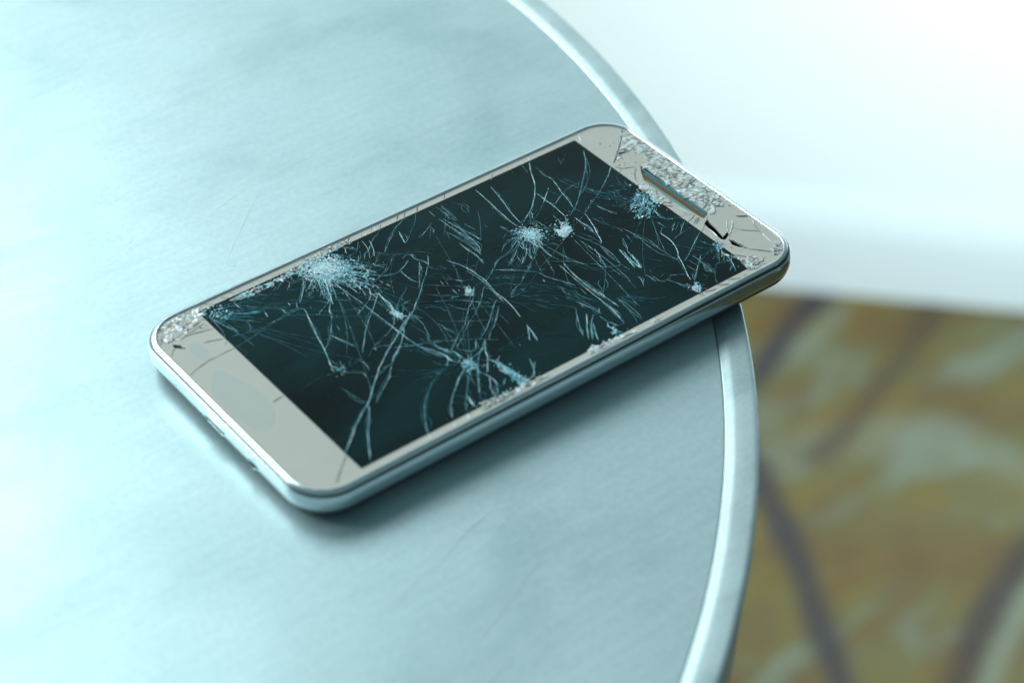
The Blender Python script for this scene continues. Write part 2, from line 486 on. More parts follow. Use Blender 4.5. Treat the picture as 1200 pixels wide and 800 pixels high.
CRACKS = """
t 0.16 -46.89,30.73,-46.96,28.34,-46.21,27.26
t 0.22 -48.22,26.8,-46.75,25.51,-44.72,24.65,-42.78,23.62
t 0.12 -44.42,18.88,-41.56,19.29,-38.98,19.69,-36.9,19.76,-35.56,18.72
b 0.11 -29.6,27.66,-31.67,24.77,-34.01,22.15,-34.94,21.4
t 0.12 -32.57,28.97,-34.27,27.3,-35.11,26.47
t 0.12 -35.52,21.85,-36.7,19.85
t 0.14 -39.68,22.17,-39.37,19.99
t 0.16 -43.18,23.45,-43.46,21.25
f 0.08 -44.46,32.28,-37.8,29.06,-31.77,24.85,-27.44,22.47
f 0.09 -50.19,32.32,-44.2,28.14,-38.64,23.31,-32.43,19.45,-30.07,18.59
f 0.07 -50.11,27.88,-44.16,23.73
f 0.09 -54.39,27.85,-48.6,25.74,-42.99,23.3
f 0.07 -48.19,33.22,-43.05,29.95,-36.72,26.24
f 0.07 -53.79,28.83,-46.41,26.94,-41.4,23.52,-37.35,20.84
f 0.07 -41.68,32.09,-34.13,30.19,-31.21,27.91
t 0.12 -36.42,28.48,-34.13,30.19,-32.24,31.73
t 0.12 -37.63,28.43,-35.56,29.8
t 0.14 3.89,34.43,2.19,32.51,0.15,31.42,-2.32,30.14,-4.18,28.41,-6.89,26.33,-8.72,24.63
t 0.18 -6.94,31.1,-9.17,29.68,-11.22,27.63,-12.52,27.08
t 0.12 -4.93,32.18,-7.41,30.41
b 0.16 -1.56,29.02,-2.42,26.52,-2.91,24.53,-1.22,25.58,-0.53,26.1
t 0.08 -12.72,27.24,-8.48,23.67,-4.76,20.25
t 0.09 -16.39,25.47,-12.95,26.9
t 0.09 -13.73,21.86,-9.71,25.41
f 0.09 -11.96,20.48,-7.01,22.27
f 0.08 -14.02,23.62,-11.37,25.67
t 0.14 -6.06,18.43,-8.89,17.06,-11.74,16.5,-14.16,17.37,-16.08,19.38
t 0.1 -15.19,18.93,-18.77,17.7
b 0.2 -15.98,16.52,-15.85,15.42
b 0.2 -15.61,14.48,-15.17,13.39
t 0.1 -18.82,26.34,-16.59,22.56,-14.76,19.1
t 0.1 -19.15,27.62,-15.76,25.49,-13.7,22.34,-12.43,19.82
t 0.1 -16.58,28.7,-16.85,24.8,-19.4,23.74
b 0.18 -15.32,31.87,-16.32,29.53
t 0.12 -17.34,32.92,-15.12,31.71,-14,29.79
t 0.1 -11.32,31.89,-14.07,28.81,-16.58,28.7
f 0.08 -19.58,30.53,-16.98,29.01,-14.67,26.18
t 0.13 -24.72,20.35,-24.5,17.2,-24.06,14.39,-23.85,11.28,-23.74,8.04,-23.48,4.22,-23.3,-0.93
b 0.22 -19.51,15.78,-20.47,13.56,-19.08,12.97
b 0.2 -20.24,13.88,-20.17,11.85
b 0.18 -21.97,12.27,-20.92,11.2
b 0.25 -19.9,16.09,-19.54,15.31
t 0.15 -20.56,13.63,-21.97,12.27,-24.48,10.8,-27.16,9.5
t 0.17 -18.87,13.05,-21.26,10.73,-23.82,8.35,-26.77,5.83,-29.4,3.12,-31.81,0.29,-33.89,-2.28
t 0.28 -18.89,12.82,-19.05,10.48,-18.98,8.46,-19.58,5.52,-19.05,2.93,-19,2.16
t 0.14 -18.92,12.35,-19.62,7.98,-19.77,5.67
f 0.1 -12.29,10.65,-15.73,8.38,-17.98,6.71,-19.16,5.68
t 0.1 -19.35,5.83,-17.12,6.03,-14.87,6.23
t 0.13 -20.69,3.96,-22.32,1.88,-24.92,0.1,-27.75,-1,-30.16,-1.93
t 0.26 -18.01,1.88,-20.54,0.01,-23.65,-1.84,-26.11,-3.22,-28.75,-4.89,-31.19,-6.69
t 0.15 -21.61,-1.06,-23.33,-3.04,-26.05,-5.6,-28.48,-6.96,-29.88,-7.71
t 0.08 -40.95,19.78,-36.81,17.27,-33.09,14.13,-30.74,11.56,-27.68,9.18,-25.19,7.24
f 0.1 -33.28,22.57,-29.31,19.72,-26.94,18.85,-25.44,18.43
f 0.1 -34.23,19.39,-30.51,17.95,-28.53,17.38,-26.77,16.5
f 0.1 -38.43,23.64,-34.9,22.35,-31.46,20.9
t 0.12 -29.92,27.4,-31.98,24.52,-34.01,22.15,-34.72,21.73
t 0.13 -27.06,25.68,-28.47,22.28,-29.3,19.95
t 0.13 -27.26,25.83,-27.25,22.32,-27.82,19.29,-28.5,17.86
t 0.22 -28.7,18.01,-30.1,16.16,-31.49,14.33,-31.56,12.93
t 0.11 -31.87,12.69,-33.77,10.33,-35.97,7.3,-37.81,5.44,-39.32,4.28
t 0.16 -35.97,7.3,-35.13,4.29,-34.01,1.3
t 0.15 -32.94,9.2,-33.4,7.66
t 0.32 -31.55,-2.25,-30.77,-2.39,-30.82,-3.28
t 0.13 -30.37,-2.23,-28.66,-3.1,-27.55,-4.43
t 0.14 -39.69,21.7,-39.39,19.52,-36.92,19.29,-35.58,18.25
t 0.22 -35.58,18.25,-37.31,12.62,-38.89,7.69,-39.81,4.2,-40.9,0.89,-41.64,-0.83,-41.8,-2.53
b 0.22 -37.27,22.73,-37.31,21.79
t 0.2 -35.94,21.21,-36.6,19.77
t 0.2 -34.06,18.77,-34.11,17.83
b 0.2 -31.06,14.96,-31.73,13.55
b 0.2 -22.76,15.84,-22.17,15.62
t 0.12 -27.63,11.8,-25.88,10.92,-26.56,9.51
f 0.07 -35.86,27.55,-31.88,24.69,-29.24,22.88,-25.5,20.96
f 0.07 -33.92,30.52,-31.32,27.74,-28.29,25.63
f 0.18 -55.38,16.82,-53.28,17.04,-50.77,17.43,-47.65,18.3,-44.32,19.04,-41.37,19.14,-38.41,19.24,-36.62,19.3
t 0.13 -54.35,20.69,-52.44,20.14,-50.04,19.46,-47.74,18.61
t 0.13 -43.18,23.45,-43.65,21.4
t 0.24 -50.67,28.81,-47.04,25.49,-43.95,24.05
d 0.2 -44.51,-3.59,-46.59,-3.32,-49.06,-3.65,-52.26,-4.27
t 0.2 -46.78,-3.18,-46.31,-3.32
f 0.1 -55.6,25.45,-52.7,25.57,-49.02,24.63
f 0.08 -54.2,27.71,-50.93,26.12,-46.68,24.72
t 0.3 -41.58,-1.79,-41.06,-3.11,-40.72,-4.28
t 0.25 -42.36,-2.09,-42.43,-3.86
t 0.15 -41.3,-4.29,-41.74,-5.76
t 0.2 -44.51,-3.59,-43.47,-3.73
f 0.12 -40.52,-3.99,-38.03,-4.1,-35.09,-3.18,-31.65,-2.4
t 0.28 -31.55,-2.25,-30.69,-2.68
t 0.13 -30.58,-2.53,-29.03,-2.81,-27.9,-3.69
t 0.14 -35.55,-4.67,-35.63,-6.43,-36.08,-7.9
t 0.14 -40.2,-5.6,-38.72,-6.75,-37.63,-8.06,-37.98,-9.59
f 0.14 -44.31,-8.69,-43.84,-11.28,-43.22,-14.86
t 0.2 -37.13,-9.8,-36.02,-10.67
t 0.3 -26.11,-3.22,-28.75,-4.89,-31.19,-6.69,-33.61,-8.47,-36.02,-10.67,-39.2,-13.57,-41.95,-16.29,-45.02,-18.27,-47.31,-19.94,-49.01,-21.19,-50.52,-22.58,-53.87,-25.45,-55.53,-26.66
t 0.15 -24.6,-4.4,-26.45,-5.76,-28.9,-7.55,-31.35,-9.77,-33.8,-12.4,-36.77,-14.57,-39.51,-16.43,-40.88,-17.57
t 0.14 -30.54,-9.03,-32.89,-9.49,-35.24,-10.37
t 0.13 -25.67,-5.9,-23.58,-7.07,-19.73,-8.67,-19.35,-8.96,-17.62,-9.84
t 0.16 -22.93,-6.17,-22.48,-8.39,-21.47,-11.04,-19.9,-14.11,-20.05,-16.3
t 0.18 -19.57,-9.26,-19.16,-11.91,-18.53,-14.26
t 0.2 -19.68,-13.82,-20.2,-15.72,-21.77,-17.24
f 0.17 -22.3,-17.75,-25.27,-18.61,-28.47,-20.6,-31.48,-23.13,-34.09,-25.92,-35.7,-28.13,-36.94,-30.61,-38.15,-32.65
t 0.22 -42.75,-17.42,-45.11,-20.8,-48,-24.54,-50.12,-27.95,-52.58,-31.86
f 0.12 -38.15,-15.72,-40.88,-17.57
f 0.1 -22.3,-17.75,-24.63,-17.74,-28.09,-17.3
f 0.1 5.77,32.42,3.67,29.74,0.99,27.56,-1.46,25.24
t 0.14 6.8,27.3,5.05,25.99,2.11,24.56,0.33,23.84
f 0.06 1.28,31.23,3.42,29.4
f 0.06 -0.39,28.9,1.34,27.82
t 0.1 8.81,31.14,8.76,28.46
f 0.12 12.68,31.39,12.21,27.94,12.24,24.13
t 0.1 8.86,27.3,9.22,22.2,9.87,17.98,10.07,13.62,9.12,10.71
t 0.1 9.67,26.67,10.42,21.26,10.42,17.03,10.86,13
t 0.1 9.92,24.86,10.7,20.78,11.47,16.73,11.86,14.32
f 0.1 10.73,24.23,11.28,21.13
t 0.1 12.44,21.83,13.18,18.58
b 0.1 7.13,16.44,7.04,13.38,7.34,10.03,7.15,8.12
t 0.09 7.06,22.29,7.72,20.19,8.07,17.28,8.62,14.23,8.77,11.5,8.38,9.74
f 0.1 11.67,18.69,12.52,16.44
f 0.1 9.22,22.2,9.52,16.67,9.52,12.48
f 0.07 18.14,23.85,15.97,20.14,12.11,14.65
f 0.07 15.18,31.08,16.74,27.12
f 0.08 11.04,31.57,11.55,27.91,11.79,23.94
t 0.15 22.98,31.09,22.53,25.35,22.08,19.69,21.79,13.46
t 0.15 26.66,29.89,25.51,24.12,24.23,19.1,23.37,13.83
t 0.1 15.88,18.34,16.1,17.36
t 0.11 18.77,15.82,19.41,13.72
t 0.12 16,24.43,14.63,23.88
f 0.07 5.7,26.02,2.53,22.13
f 0.1 7.51,22.47,6.32,19.17
f 0.06 11.55,27.91,5.62,20.77
t 0.16 -7.11,19.76,-5.47,20.55,-4.48,19.77,-4.72,18.16,-3.66,15.79,-3.47,14.36
t 0.14 -1.51,17.46,-3.57,14.44,-4.47,13.62,-6.42,11.59,-8.64,9.8,-10.55,7.8,-14.16,4.7,-16.54,2.66,-19.91,0.48
t 0.12 -4.53,16.72,-7.36,12.82,-10.52,8.27
t 0.11 -6.65,13.79,-5.71,12.55
t 0.09 -9.49,9.47,-6.5,6.88,-3.12,3.99,-1.17,2.47
b 0.16 -2.01,5.88,-0.5,4.19
f 0.08 -6.26,10.96,-3.57,8.35,-1.89,6.04
t 0.09 -11.37,6.46,-8.98,4.34,-6.77,2.38,-5.19,0.4
t 0.11 -6.96,1.29,-4.45,0.57,-3.68,-0.04
b 0.24 -3.68,-0.04,-1.65,1.85,-0.78,2.17
b 0.18 -0.78,2.17,-1.76,-0.55
b 0.2 -0.15,1.17,-1.9,-0.93
b 0.18 -4.14,0.57,-3.25,0.12
f 0.08 -13.74,4.87,-10.08,2.01,-5.85,-1.3,-1.72,-4.76,0.85,-7.01
f 0.07 -15.15,3.76,-11.61,0.76,-8.11,-2.7
t 0.1 -8.62,-0.11,-7.34,-3.3,-5.93,-4.65,-2.77,-6.13,0.15,-7.93
t 0.08 -13.97,-3.68,-9.21,-7.4,-4.52,-10.81
t 0.17 0.64,13.2,2.04,10.06,2.69,8.02,3.1,5.67,3.37,1.93,3.19,0.07,2.6,-3.95,2.72,-7,2.41,-10.18,1.64,-13.93
t 0.1 2.21,7.38,2.7,1.45,1.86,-7.31
t 0.12 19.25,8.56,14.87,6.23,10.75,5.83,9.62,5.17,7.12,3.56,4.08,1.63,2.7,1.45,0.38,1.26
f 0.09 16.87,6.75,10.6,2.36
t 0.11 2.69,8.02,5.26,7.29
f 0.08 5.26,7.29,8.56,6.26
b 0.11 7.51,3.25,9.74,1.25,12.09,-0.58
f 0.08 4.39,1.64,10.49,-2.62
f 0.07 2.33,-0.26,8.79,-4.8
f 0.08 -3,12.47,0.57,8.92,2.69,8.02
t 0.13 -1.7,-1.09,-4.15,-3.11,-6.12,-4.5,-8.33,-6.64,-9.89,-8.3,-12,-9.51,-14.54,-11.3,-17.28,-13.38
t 0.11 1.7,-0.27,-1.48,-3.23,-3.93,-5.23,-6.54,-7.07,-8.03,-7.84,-11.88,-10.55,-14.42,-12.34,-16.31,-13.67
t 0.16 1.41,-5.49,-1.47,-7.64,-4.59,-10.52,-7,-12.46,-10.39,-14.54
t 0.13 0.38,-7.62,-2.33,-10.35,-4.56,-12.46,-6.27,-13.5,-8.56,-15.5
t 0.13 -9.99,16.39,-10.17,14.01,-9.74,11.66,-9.23,10.25
t 0.14 -5.92,18.84,-9.64,16.88,-12.48,16.32
t 0.09 -18.08,6.78,-14.66,9.03,-12.29,10.65
t 0.12 -18.72,6.31,-16.28,6.36,-14.45,6.4
b 0.16 -11.63,9.88,-10.77,8.97
t 0.1 -17.37,5.26,-17.15,2.65
t 0.12 -17.76,2.64,-16.27,-0.68
t 0.1 -4.86,7.85,-5.22,6.13
t 0.1 -3.89,7.09,-4.44,5.52
t 0.1 -4.6,3.65,-4.82,1.1
t 0.22 -16.73,2.81,-19.88,0.93,-23.62,-1.39,-26.32,-3.52
t 0.2 -21.77,-0.46,-21.61,-1.06,-23.64,-3.27,-26.05,-5.6,-28.9,-7.55,-30.12,-8.44
t 0.25 -25.03,-5,-24.11,-6.18
t 0.14 -23.48,0.87,-23.11,-1.08,-23.09,-3.93,-22.69,-7.06
t 0.17 -22.8,-7.21,-22.48,-8.39,-20.87,-11.04,-19.71,-14.26,-19.67,-16.59,-18.99,-18.05
t 0.13 -27.58,-4.88,-24.33,-6.48,-21.07,-8.08,-17.7,-9.54,-14.76,-11.6,-12.28,-13.07,-9.45,-15.28,-7.22,-17.49
t 0.2 -19.57,-9.26,-19.13,-11.47,-18.09,-13.67,-17.4,-15.14,-17.22,-18.05
f 0.12 -17.24,1.28,-17.28,-2.06,-18.32,-5.53,-19.35,-7.55
f 0.1 -14.61,-4.14,-14.1,-6.69,-13.43,-9.82
t 0.2 -19.71,-14.26,-20.2,-15.72,-21.68,-17.32
t 0.2 -17.15,-14.4,-17.93,-17.03,-18.77,-17.76
t 0.2 -20.35,-17.9,-18.4,-18.05,-17.06,-18.63
t 0.22 -17.22,-18.05,-17.93,-19.78,-18.77,-20.5
t 0.25 -15.88,-18.63,-17.62,-20.94,-19.29,-22.37
t 0.2 -16.84,-18.34,-16.16,-19.79,-17.16,-22.67
t 0.17 -11.59,-14.54,-13.15,-16.6,-14.34,-16.6,-16.26,-14.4
t 0.2 -9.45,-15.28,-12.43,-17.62,-15.88,-18.63
t 0.2 -9.67,-15.57,-11.68,-18.21,-12.86,-20.53,-15.92,-24.54
t 0.16 -12.84,-17.77,-15.63,-20.66,-17.8,-23.52,-19.77,-26.49,-21.47,-28.73
t 0.17 -18.77,-20.5,-21.2,-21.78,-24.06,-24.04,-25.68,-25.44
b 0.3 -13.16,-17.99,-11.61,-17.33
b 0.25 -12.86,-20.53,-11.48,-20.68
f 0.1 -9.84,-20.11,-7.14,-21.29
f 0.08 -17.5,-13.67,-18.96,-14.84
t 0.15 -4.51,-21.01,-4.58,-21.88
f 0.06 -26.1,-6.49,-22.81,-10.46,-20.52,-14.55
f 0.1 -21.87,-17.17,-24.79,-17.17,-27.49,-16.87
t 0.14 -18.74,-20.07,-22.21,-22.35,-26.08,-25.58,-28.93,-28.64,-31,-31.8
f 0.15 -22.67,-17.46,-27.27,-19.75,-30.47,-22.15,-33.48,-25.09,-36.32,-29.37,-37.75,-32.11
f 0.15 -18.02,-21.08,-20.76,-23.93,-24,-27.65,-25.85,-29.73,-27.35,-32.49
f 0.14 -17.06,-22.74,-19.77,-26.49,-22.79,-31.24
t 0.3 -24.09,-27.58,-24.17,-28.84,-24.87,-30.93,-24.59,-32.46
t 0.2 -24.38,-29.12,-24.74,-31.9
b 0.3 -16.83,-24.96,-16.2,-25.68
t 0.2 -17.22,-23.53,-16.54,-24.96,-16.29,-26.96,-16.63,-28.94,-18.59,-31.86
t 0.14 -16.63,-26.24,-18.84,-29.89,-19.23,-32.69
t 0.2 -13.86,-28.41,-15.75,-30.08
t 0.3 -12.55,-21.69,-12.11,-26.15,-11.94,-29,-11.81,-32.25
t 0.28 -11.8,-22.27,-11.71,-26.01,-11.39,-29.43,-10.45,-32.41
t 0.2 -11.91,-23.57,-11.29,-28.15,-10.19,-32.84
t 0.2 -12.2,-24.72,-12.5,-28.57,-12.58,-32.1
b 0.25 -12.06,-28,-11.85,-29.07
b 0.2 -11.27,-30.42,-10.56,-32.55
t 0.2 -5.79,-26.5,-6.35,-28.36,-7.54,-30.62,-8.61,-31.6
t 0.14 -5.12,-27.94,-7.19,-29.99
t 0.12 -13.84,-30.67,-12.57,-29.42
f 0.09 50.35,29.69,45.65,26.41
t 0.2 40.45,32.2,38.07,28.33,36.2,24.69,33.84,21.5,30.83,18.32,28.45,16.35,25.69,14.71,24.14,13.77
t 0.12 28.45,16.35,27.17,14.1,25.25,12.9
f 0.2 54.29,27.78,51.81,23.91,48.45,20.22,44.16,16.23,39.94,12.31
t 0.15 39.94,12.31,36.95,10.26,34.99,9.08
t 0.22 45.15,18.27,44.2,17.32
f 0.12 38.14,32.27,37.44,28.81
f 0.07 40.29,29.44,40.27,24.33
t 0.15 40.44,23.07,39.63,19.77,38.8,17.07,38.11,13.74,37.29,11.09
t 0.16 43.48,17.88,39,16.91,34.37,14.46
f 0.1 36.88,19.68,37.63,16.87
t 0.1 37.5,20.87,35.93,19.31
b 0.24 36.2,19.66,34.16,17.93,32.77,16.81
f 0.1 32.77,16.81,29.91,14.67,26.32,12.61
t 0.15 33.81,20.41,33.82,17.09,33.83,13.79,33.44,9.2
t 0.15 55.37,18.25,52.15,15.63,46.26,11.81,41.57,9.39,37.76,7.19
g 0.14 37.76,7.19,32.38,4.66,26.97,2.01,21.89,-0.28,17.58,-2.07,14.86,-3.5
g 0.12 14.86,-3.5,11.03,-5.55,7.97,-6.65,3.97,-6.99
t 0.22 55.22,18.08,53.22,16.5
t 0.14 42.24,7.77,42.97,5.02,43.9,2.93
f 0.07 45.63,11.46,51.05,8.62
f 0.07 42.38,8.76,46.85,3.63
f 0.07 50,12.23,52.76,10.64
f 0.07 48.25,11.36,50.1,5.48
f 0.07 44.99,9.47,50,3.36
t 0.18 34.99,7.45,34.93,5.35,35.2,2.46,34.8,-0.42
t 0.2 37.82,6.86,36.54,2.49,35.2,-0.73,33.88,-3.91
f 0.11 30.4,3.02,31.34,0.17,32.29,-2.67,32.96,-5.81,32.97,-8.93,32.27,-12.5
t 0.13 30.91,-4.73,30.08,-7.71,28.68,-11.74
t 0.12 18.99,8.23,14.01,4.31,10.6,2.36
t 0.13 19.1,9.19,14.27,6.69,10.11,5.81,8.73,4.84
t 0.14 19.21,10.16,15.44,9.43,12.89,7.78
t 0.13 19.68,6.65,16.44,2.94,13.2,0.84
t 0.13 20.02,5.86,17.73,2.96,16.97,0.98,18.67,1.71
t 0.12 20.36,5.07,18.72,2.19
t 0.14 21.67,5.09,21.21,1.28,21.13,-1.24,21.8,-2.79
t 0.13 19.08,7.11,17.81,5.49
b 0.15 14.61,3.85,14.2,2.11
b 0.15 16.14,3.17,13.65,1
t 0.11 25.15,10.31,27.43,8.26,29.57,6.85
t 0.13 24.43,4.51,27.21,3.92
t 0.13 26.01,4.86,29.31,6.53
f 0.08 26.13,11.14,29.67,11.07,33.97,11.5
t 0.14 19.32,-1.89,22.08,-4.04,24.05,-5.58,25.58,-8.05,27.55,-9.59,28.55,-11.9,32.34,-13.58
t 0.12 18.56,10.15,16.8,9.94
t 0.12 18.64,15.65,19.09,12.9
f 0.08 38.02,5.09,39.76,-0.03
f 0.08 40.35,-2.09,40.55,-3.84
t 0.15 35.34,-8.45,35.48,-9.85
f 0.1 37.35,9.95,37.69,7.51
t 0.12 34.11,10.85,35.93,11.06
f 0.09 24.33,-6.82,21.87,-6.68,20.03,-5
b 0.11 7.51,3.25,9.86,1.41,12.36,-1.04,14.66,-3.35
t 0.14 20.53,-4.37,20.12,-9.63,20.01,-14.06,19.91,-18.44,19.8,-22.77,19,-29.4
t 0.13 21.77,-4.82,21.07,-8.85,20.9,-13.75,21.04,-17.84,21.48,-21.14,21.67,-24.72
b 0.18 21.23,-17.99,21.65,-19.8
b 0.2 21.51,-22.64,21.67,-24.72
t 0.12 15,-4.12,15.57,-6.58,16.78,-9.03,17.98,-11.47,18.97,-12.99
b 0.2 14.1,-6.44,14,-7.37
b 0.18 16.11,-7.5,16.12,-8.27
t 0.16 4.2,-6.68,6.13,-6.21,8.01,-6.19,7.92,-7.11,5.6,-7.28,3.97,-6.99
t 0.13 9.91,-4.17,6.66,-5.13,4.2,-6.68
t 0.12 18.22,1.55,15.92,0.26,13.14,-1.66,9.71,-4.02
f 0.08 5.69,0.88,10.49,-2.62,13.87,-4.75
f 0.08 3.88,-1.47,9.42,-4.79,12.29,-7.53,15.83,-11.79
f 0.07 7.68,-7.41,10.44,-9.07,12.76,-10.89
f 0.07 6.38,-7.88,11.4,-11.8,14.9,-15.27,17.43,-17.98
f 0.1 3.79,-8.81,4.97,-10.47,7.81,-13.17,11.15,-16.02
f 0.09 6.82,-9.7,9.16,-12.26,10.1,-14.22
t 0.1 12.38,-17.22,13.36,-18.72,13.45,-19.76
t 0.15 13.02,-19.91,11.23,-22.86,9.71,-25.49,8.62,-27.96
t 0.2 14.21,-22.29,11.66,-25.59,8.86,-29.56
t 0.2 15.11,-23.48,12.42,-26.18,9.52,-30.07
t 0.15 13.42,-25.53,11.65,-28.43,10.32,-31.17
t 0.14 15.2,-17.23,15.57,-19.47,16.85,-22.9
t 0.12 17.97,-22.32,16.31,-23.93,15.06,-23.92
f 0.09 27.9,-12.67,24.66,-16.18,22.11,-18.67
t 0.28 15.36,-28.48,15.4,-29.94,16.33,-32.56
t 0.2 16.47,-27.91,17.07,-29.81,18.27,-30.27
d 0.15 0.95,-21.04,4.51,-24.28,7.67,-27.22
f 0.07 15.3,-10.88,16.92,-15.12,17.9,-19.33
f 0.08 14.15,-15.42,15.63,-19.03,16.88,-24.38
f 0.08 15.09,-12.7,17.2,-16.33,18.81,-20.53
f 0.06 13.41,-6.91,16.04,-9.96,18.16,-13.6
t 0.1 19.88,-16.93,19.78,-24.7,19.35,-28.23
t 0.1 19.83,-20.84,20.19,-26.48
f 0.1 16.02,-24.67,16.09,-27.61
t 0.2 1.15,-16.91,-1.75,-21.75
t 0.24 0.87,-17.65,0.16,-20.89,-0.43,-22.78
t 0.1 18.72,-16.03,18.61,-16.93
t 0.14 16.14,-3.48,16.92,-4.1
f 0.08 9.96,2.35,14.14,-0.4,17.14,-2.23
t 0.12 53.93,6.38,50.48,3.53,47.16,1.21
t 0.12 54.05,5.72,49.44,2.7,46,1.03
t 0.13 53.53,3.91,50.51,0.77,47.32,-2.17
t 0.12 53.37,2.93,51.76,1.44,47.19,-1.53
t 0.13 54.55,3.11,52.09,0.64,49.03,-1.34
t 0.12 54.39,2.13,51.17,-0.83,48.13,-2.8
t 0.13 54.72,1.32,51.01,-1.8,48.94,-3.43
t 0.12 54,-0.31,50.58,-3.09
b 0.15 52.68,2.92,51.47,1.11
b 0.15 53.42,1.79,52.49,0.32
b 0.14 49.92,2.87,47.16,1.21
b 0.14 50.23,0.45,48.43,-0.87
t 0.17 51.82,-2.43,51.36,-5.32,52.15,-6.75,54.05,-7.69,54.86,-8.32
t 0.14 55.34,-9.51,52.4,-11.5,50.82,-12.92
t 0.12 55.17,-12.59,50.82,-12.92,48.25,-13.55
t 0.13 49.44,-5.98,49.67,-8.83
t 0.13 52.87,-8.65,49.77,-11.04
t 0.12 53.67,-9.28,50.65,-11.19
t 0.2 49.07,-8.36,48.04,-9.16
t 0.12 48.59,-8.52,50.47,-9.46
f 0.08 41.16,-2.72,41.88,-5.41,42.26,-8.88
f 0.08 49.59,12.56,51.9,9.63,55.64,8.39
f 0.07 43.69,2.28,47.51,2.02,50,3.36
f 0.08 45.64,6.21,48.93,5.3,52.95,6.03
f 0.08 45.29,11.45,48.72,9.89,53.26,8.01
t 0.13 54.12,-0.95,55.18,-0.13
b 0.22 47.22,-10.1,47.32,-12.3,46.96,-14.64,45.85,-17.43,44.36,-19.89,43.28,-22.63,41.68,-25.95,41.21,-27.6
f 0.11 41.16,-2.72,41.88,-6.2,42.65,-10.75,43.01,-14.95,43.63,-20.34
t 0.12 54.7,-15.42,51.69,-17.28,49.45,-18.67,46.48,-20.51,44.55,-21.57
f 0.1 47.27,-21.13,47.77,-23.57
f 0.1 45.6,-21.88,45.91,-24.17
f 0.1 43.87,-23.09,44.24,-25.67
f 0.12 51.06,-22.53,47.5,-23.88,45.04,-25.52,41.99,-28.2
t 0.2 35.34,-8.45,34.76,-11.87,33.72,-16.19
t 0.2 35.74,-9.54,35.02,-13.11,34.7,-16.95
t 0.18 36.54,-10.16,35.88,-13.26,35.16,-16.8
t 0.16 36.53,-11.71,35.55,-15.57,35,-17.18
b 0.28 35.09,-15.73,34.77,-17.26
t 0.12 38.93,-5.75,37.33,-9.22
f 0.1 40.34,-5.27,39.66,-8.42
f 0.1 32.08,-13.89,32.35,-15.88
f 0.1 30.72,-15.11,32.09,-16.95
t 0.12 34.12,-19.54,34.32,-21.21,34.26,-23.17
t 0.11 34.97,-21.21,35.07,-23.56
t 0.12 36.08,-22.58,37.9,-21.99
t 0.12 36.27,-24.24,38.88,-23.51,39.53,-24.27
t 0.12 32.23,-19.08,31.98,-20.9,30.99,-22.62
d 0.15 22.78,-19.2,26.19,-20.87,30.83,-23,35.1,-24.83
b 0.22 39.57,-29.82,40.68,-29.68,41.27,-28.64
b 0.22 39.37,-31.15,39.63,-32.34,40.74,-30.73,41.91,-30.15
t 0.1 37.7,-26.36,38.35,-27.86,39.38,-29.67
b 0.18 35.94,-18.94,35.72,-19.78
t 0.1 40.22,-1.46,40.62,-3.36
t 0.1 36.4,-3.25,37.47,-3.56
f 0.1 20.93,-11.77,21.35,-13.6,21.54,-17.24,21.34,-20.54
f 0.1 18.93,-14.21,18.61,-16.93
t 0.1 31.88,-0.78,32.81,-2.03
t 0.11 55.18,-15.26,52.44,-16.82,49.72,-18.36,46.48,-20.51,44.35,-21.42
t 0.22 54.05,-20.7,55.4,-20.7,55.92,-21.63,54.06,-23.31,52.99,-23
t 0.2 55.12,-21.01,53.31,-23.77
t 0.13 53.83,-24.69,53.64,-27.13,52.52,-29.84,51.56,-31.63
t 0.12 55.41,-25.92,52.94,-28.63
t 0.12 53.04,-24.07,50.93,-26.03
t 0.1 49.92,-26.78,52.03,-27.41,53.49,-28.03
t 0.12 47.3,-29.32,47.25,-28.27
f 0.11 47.47,-21.28,47.55,-24.94,47.64,-28.57
f 0.11 45.6,-21.88,45.77,-24.32
f 0.11 46.82,-25.39,46.91,-29.01
f 0.11 43.94,-23.39,44.31,-25.97
f 0.1 44.68,-27.78,45.13,-29.14
t 0.12 52.27,-21.92,50.39,-22.52,48.73,-21.75
t 0.12 48.85,-22.36,45.57,-24.92,41.8,-28.05
t 0.12 53.34,-28.94,50.38,-30.71
t 0.2 53.49,-28.03,52.25,-30.14
f 0.08 49.45,-26.93,46.57,-29.76
D 0.12 62.96,-20.27,64.69,-22.15,66.35,-23.71
D 0.35 65.94,-15.89,68.57,-17.94
D 0.14 59.49,-27.03,61.65,-29.5,63.22,-31.5
D 0.12 55.33,-26.38,56.56,-28.37,58.85,-30.68
D 0.12 58.18,-33.23,59.03,-34.15
W 0.2 62.83,-15.89,60.19,-19.17
W 0.2 64.12,-16.36,62.8,-18.01,58.99,-20.88
W 0.22 68.64,-18.81,67.06,-21.07
W 0.25 66.32,-24.48,65.89,-26.79,65.67,-29.24
W 0.16 65.87,-29.4,64.26,-30.75,62.65,-32.09
W 0.2 67.06,-30.33,66.27,-29.71,64.46,-30.91,63.53,-32.26,63.68,-33.92
D 0.16 66.95,-29.72,66.07,-29.56,64.36,-30.83
W 0.35 56.62,-14.79,57.35,-15.89,56.99,-19.32
W 0.2 65.46,-7.61,62.62,-9.23,59.95,-12.02,56.7,-14.32,55.18,-15.26
W 0.2 58.18,-33.23,56.77,-33.66,55.55,-34.24
W 0.25 57.35,-28.99,57.12,-30.35
W 0.25 58.72,-30.83,59.31,-31.29
W 0.2 60.24,-31.76,58.73,-32.64
D 0.12 53.79,-32.86,56.1,-33.65
D 0.12 51.65,-33.73,53.35,-34.8
D 0.12 62.33,-18.71,62.96,-20.27
D 0.1 67.06,-21.07,66.35,-23.71
D 0.12 66.35,-23.71,66.24,-24.95
D 0.28 -63.55,26.36,-62.63,26.78,-60.65,26.74,-58.51,26.2,-55.6,25.45
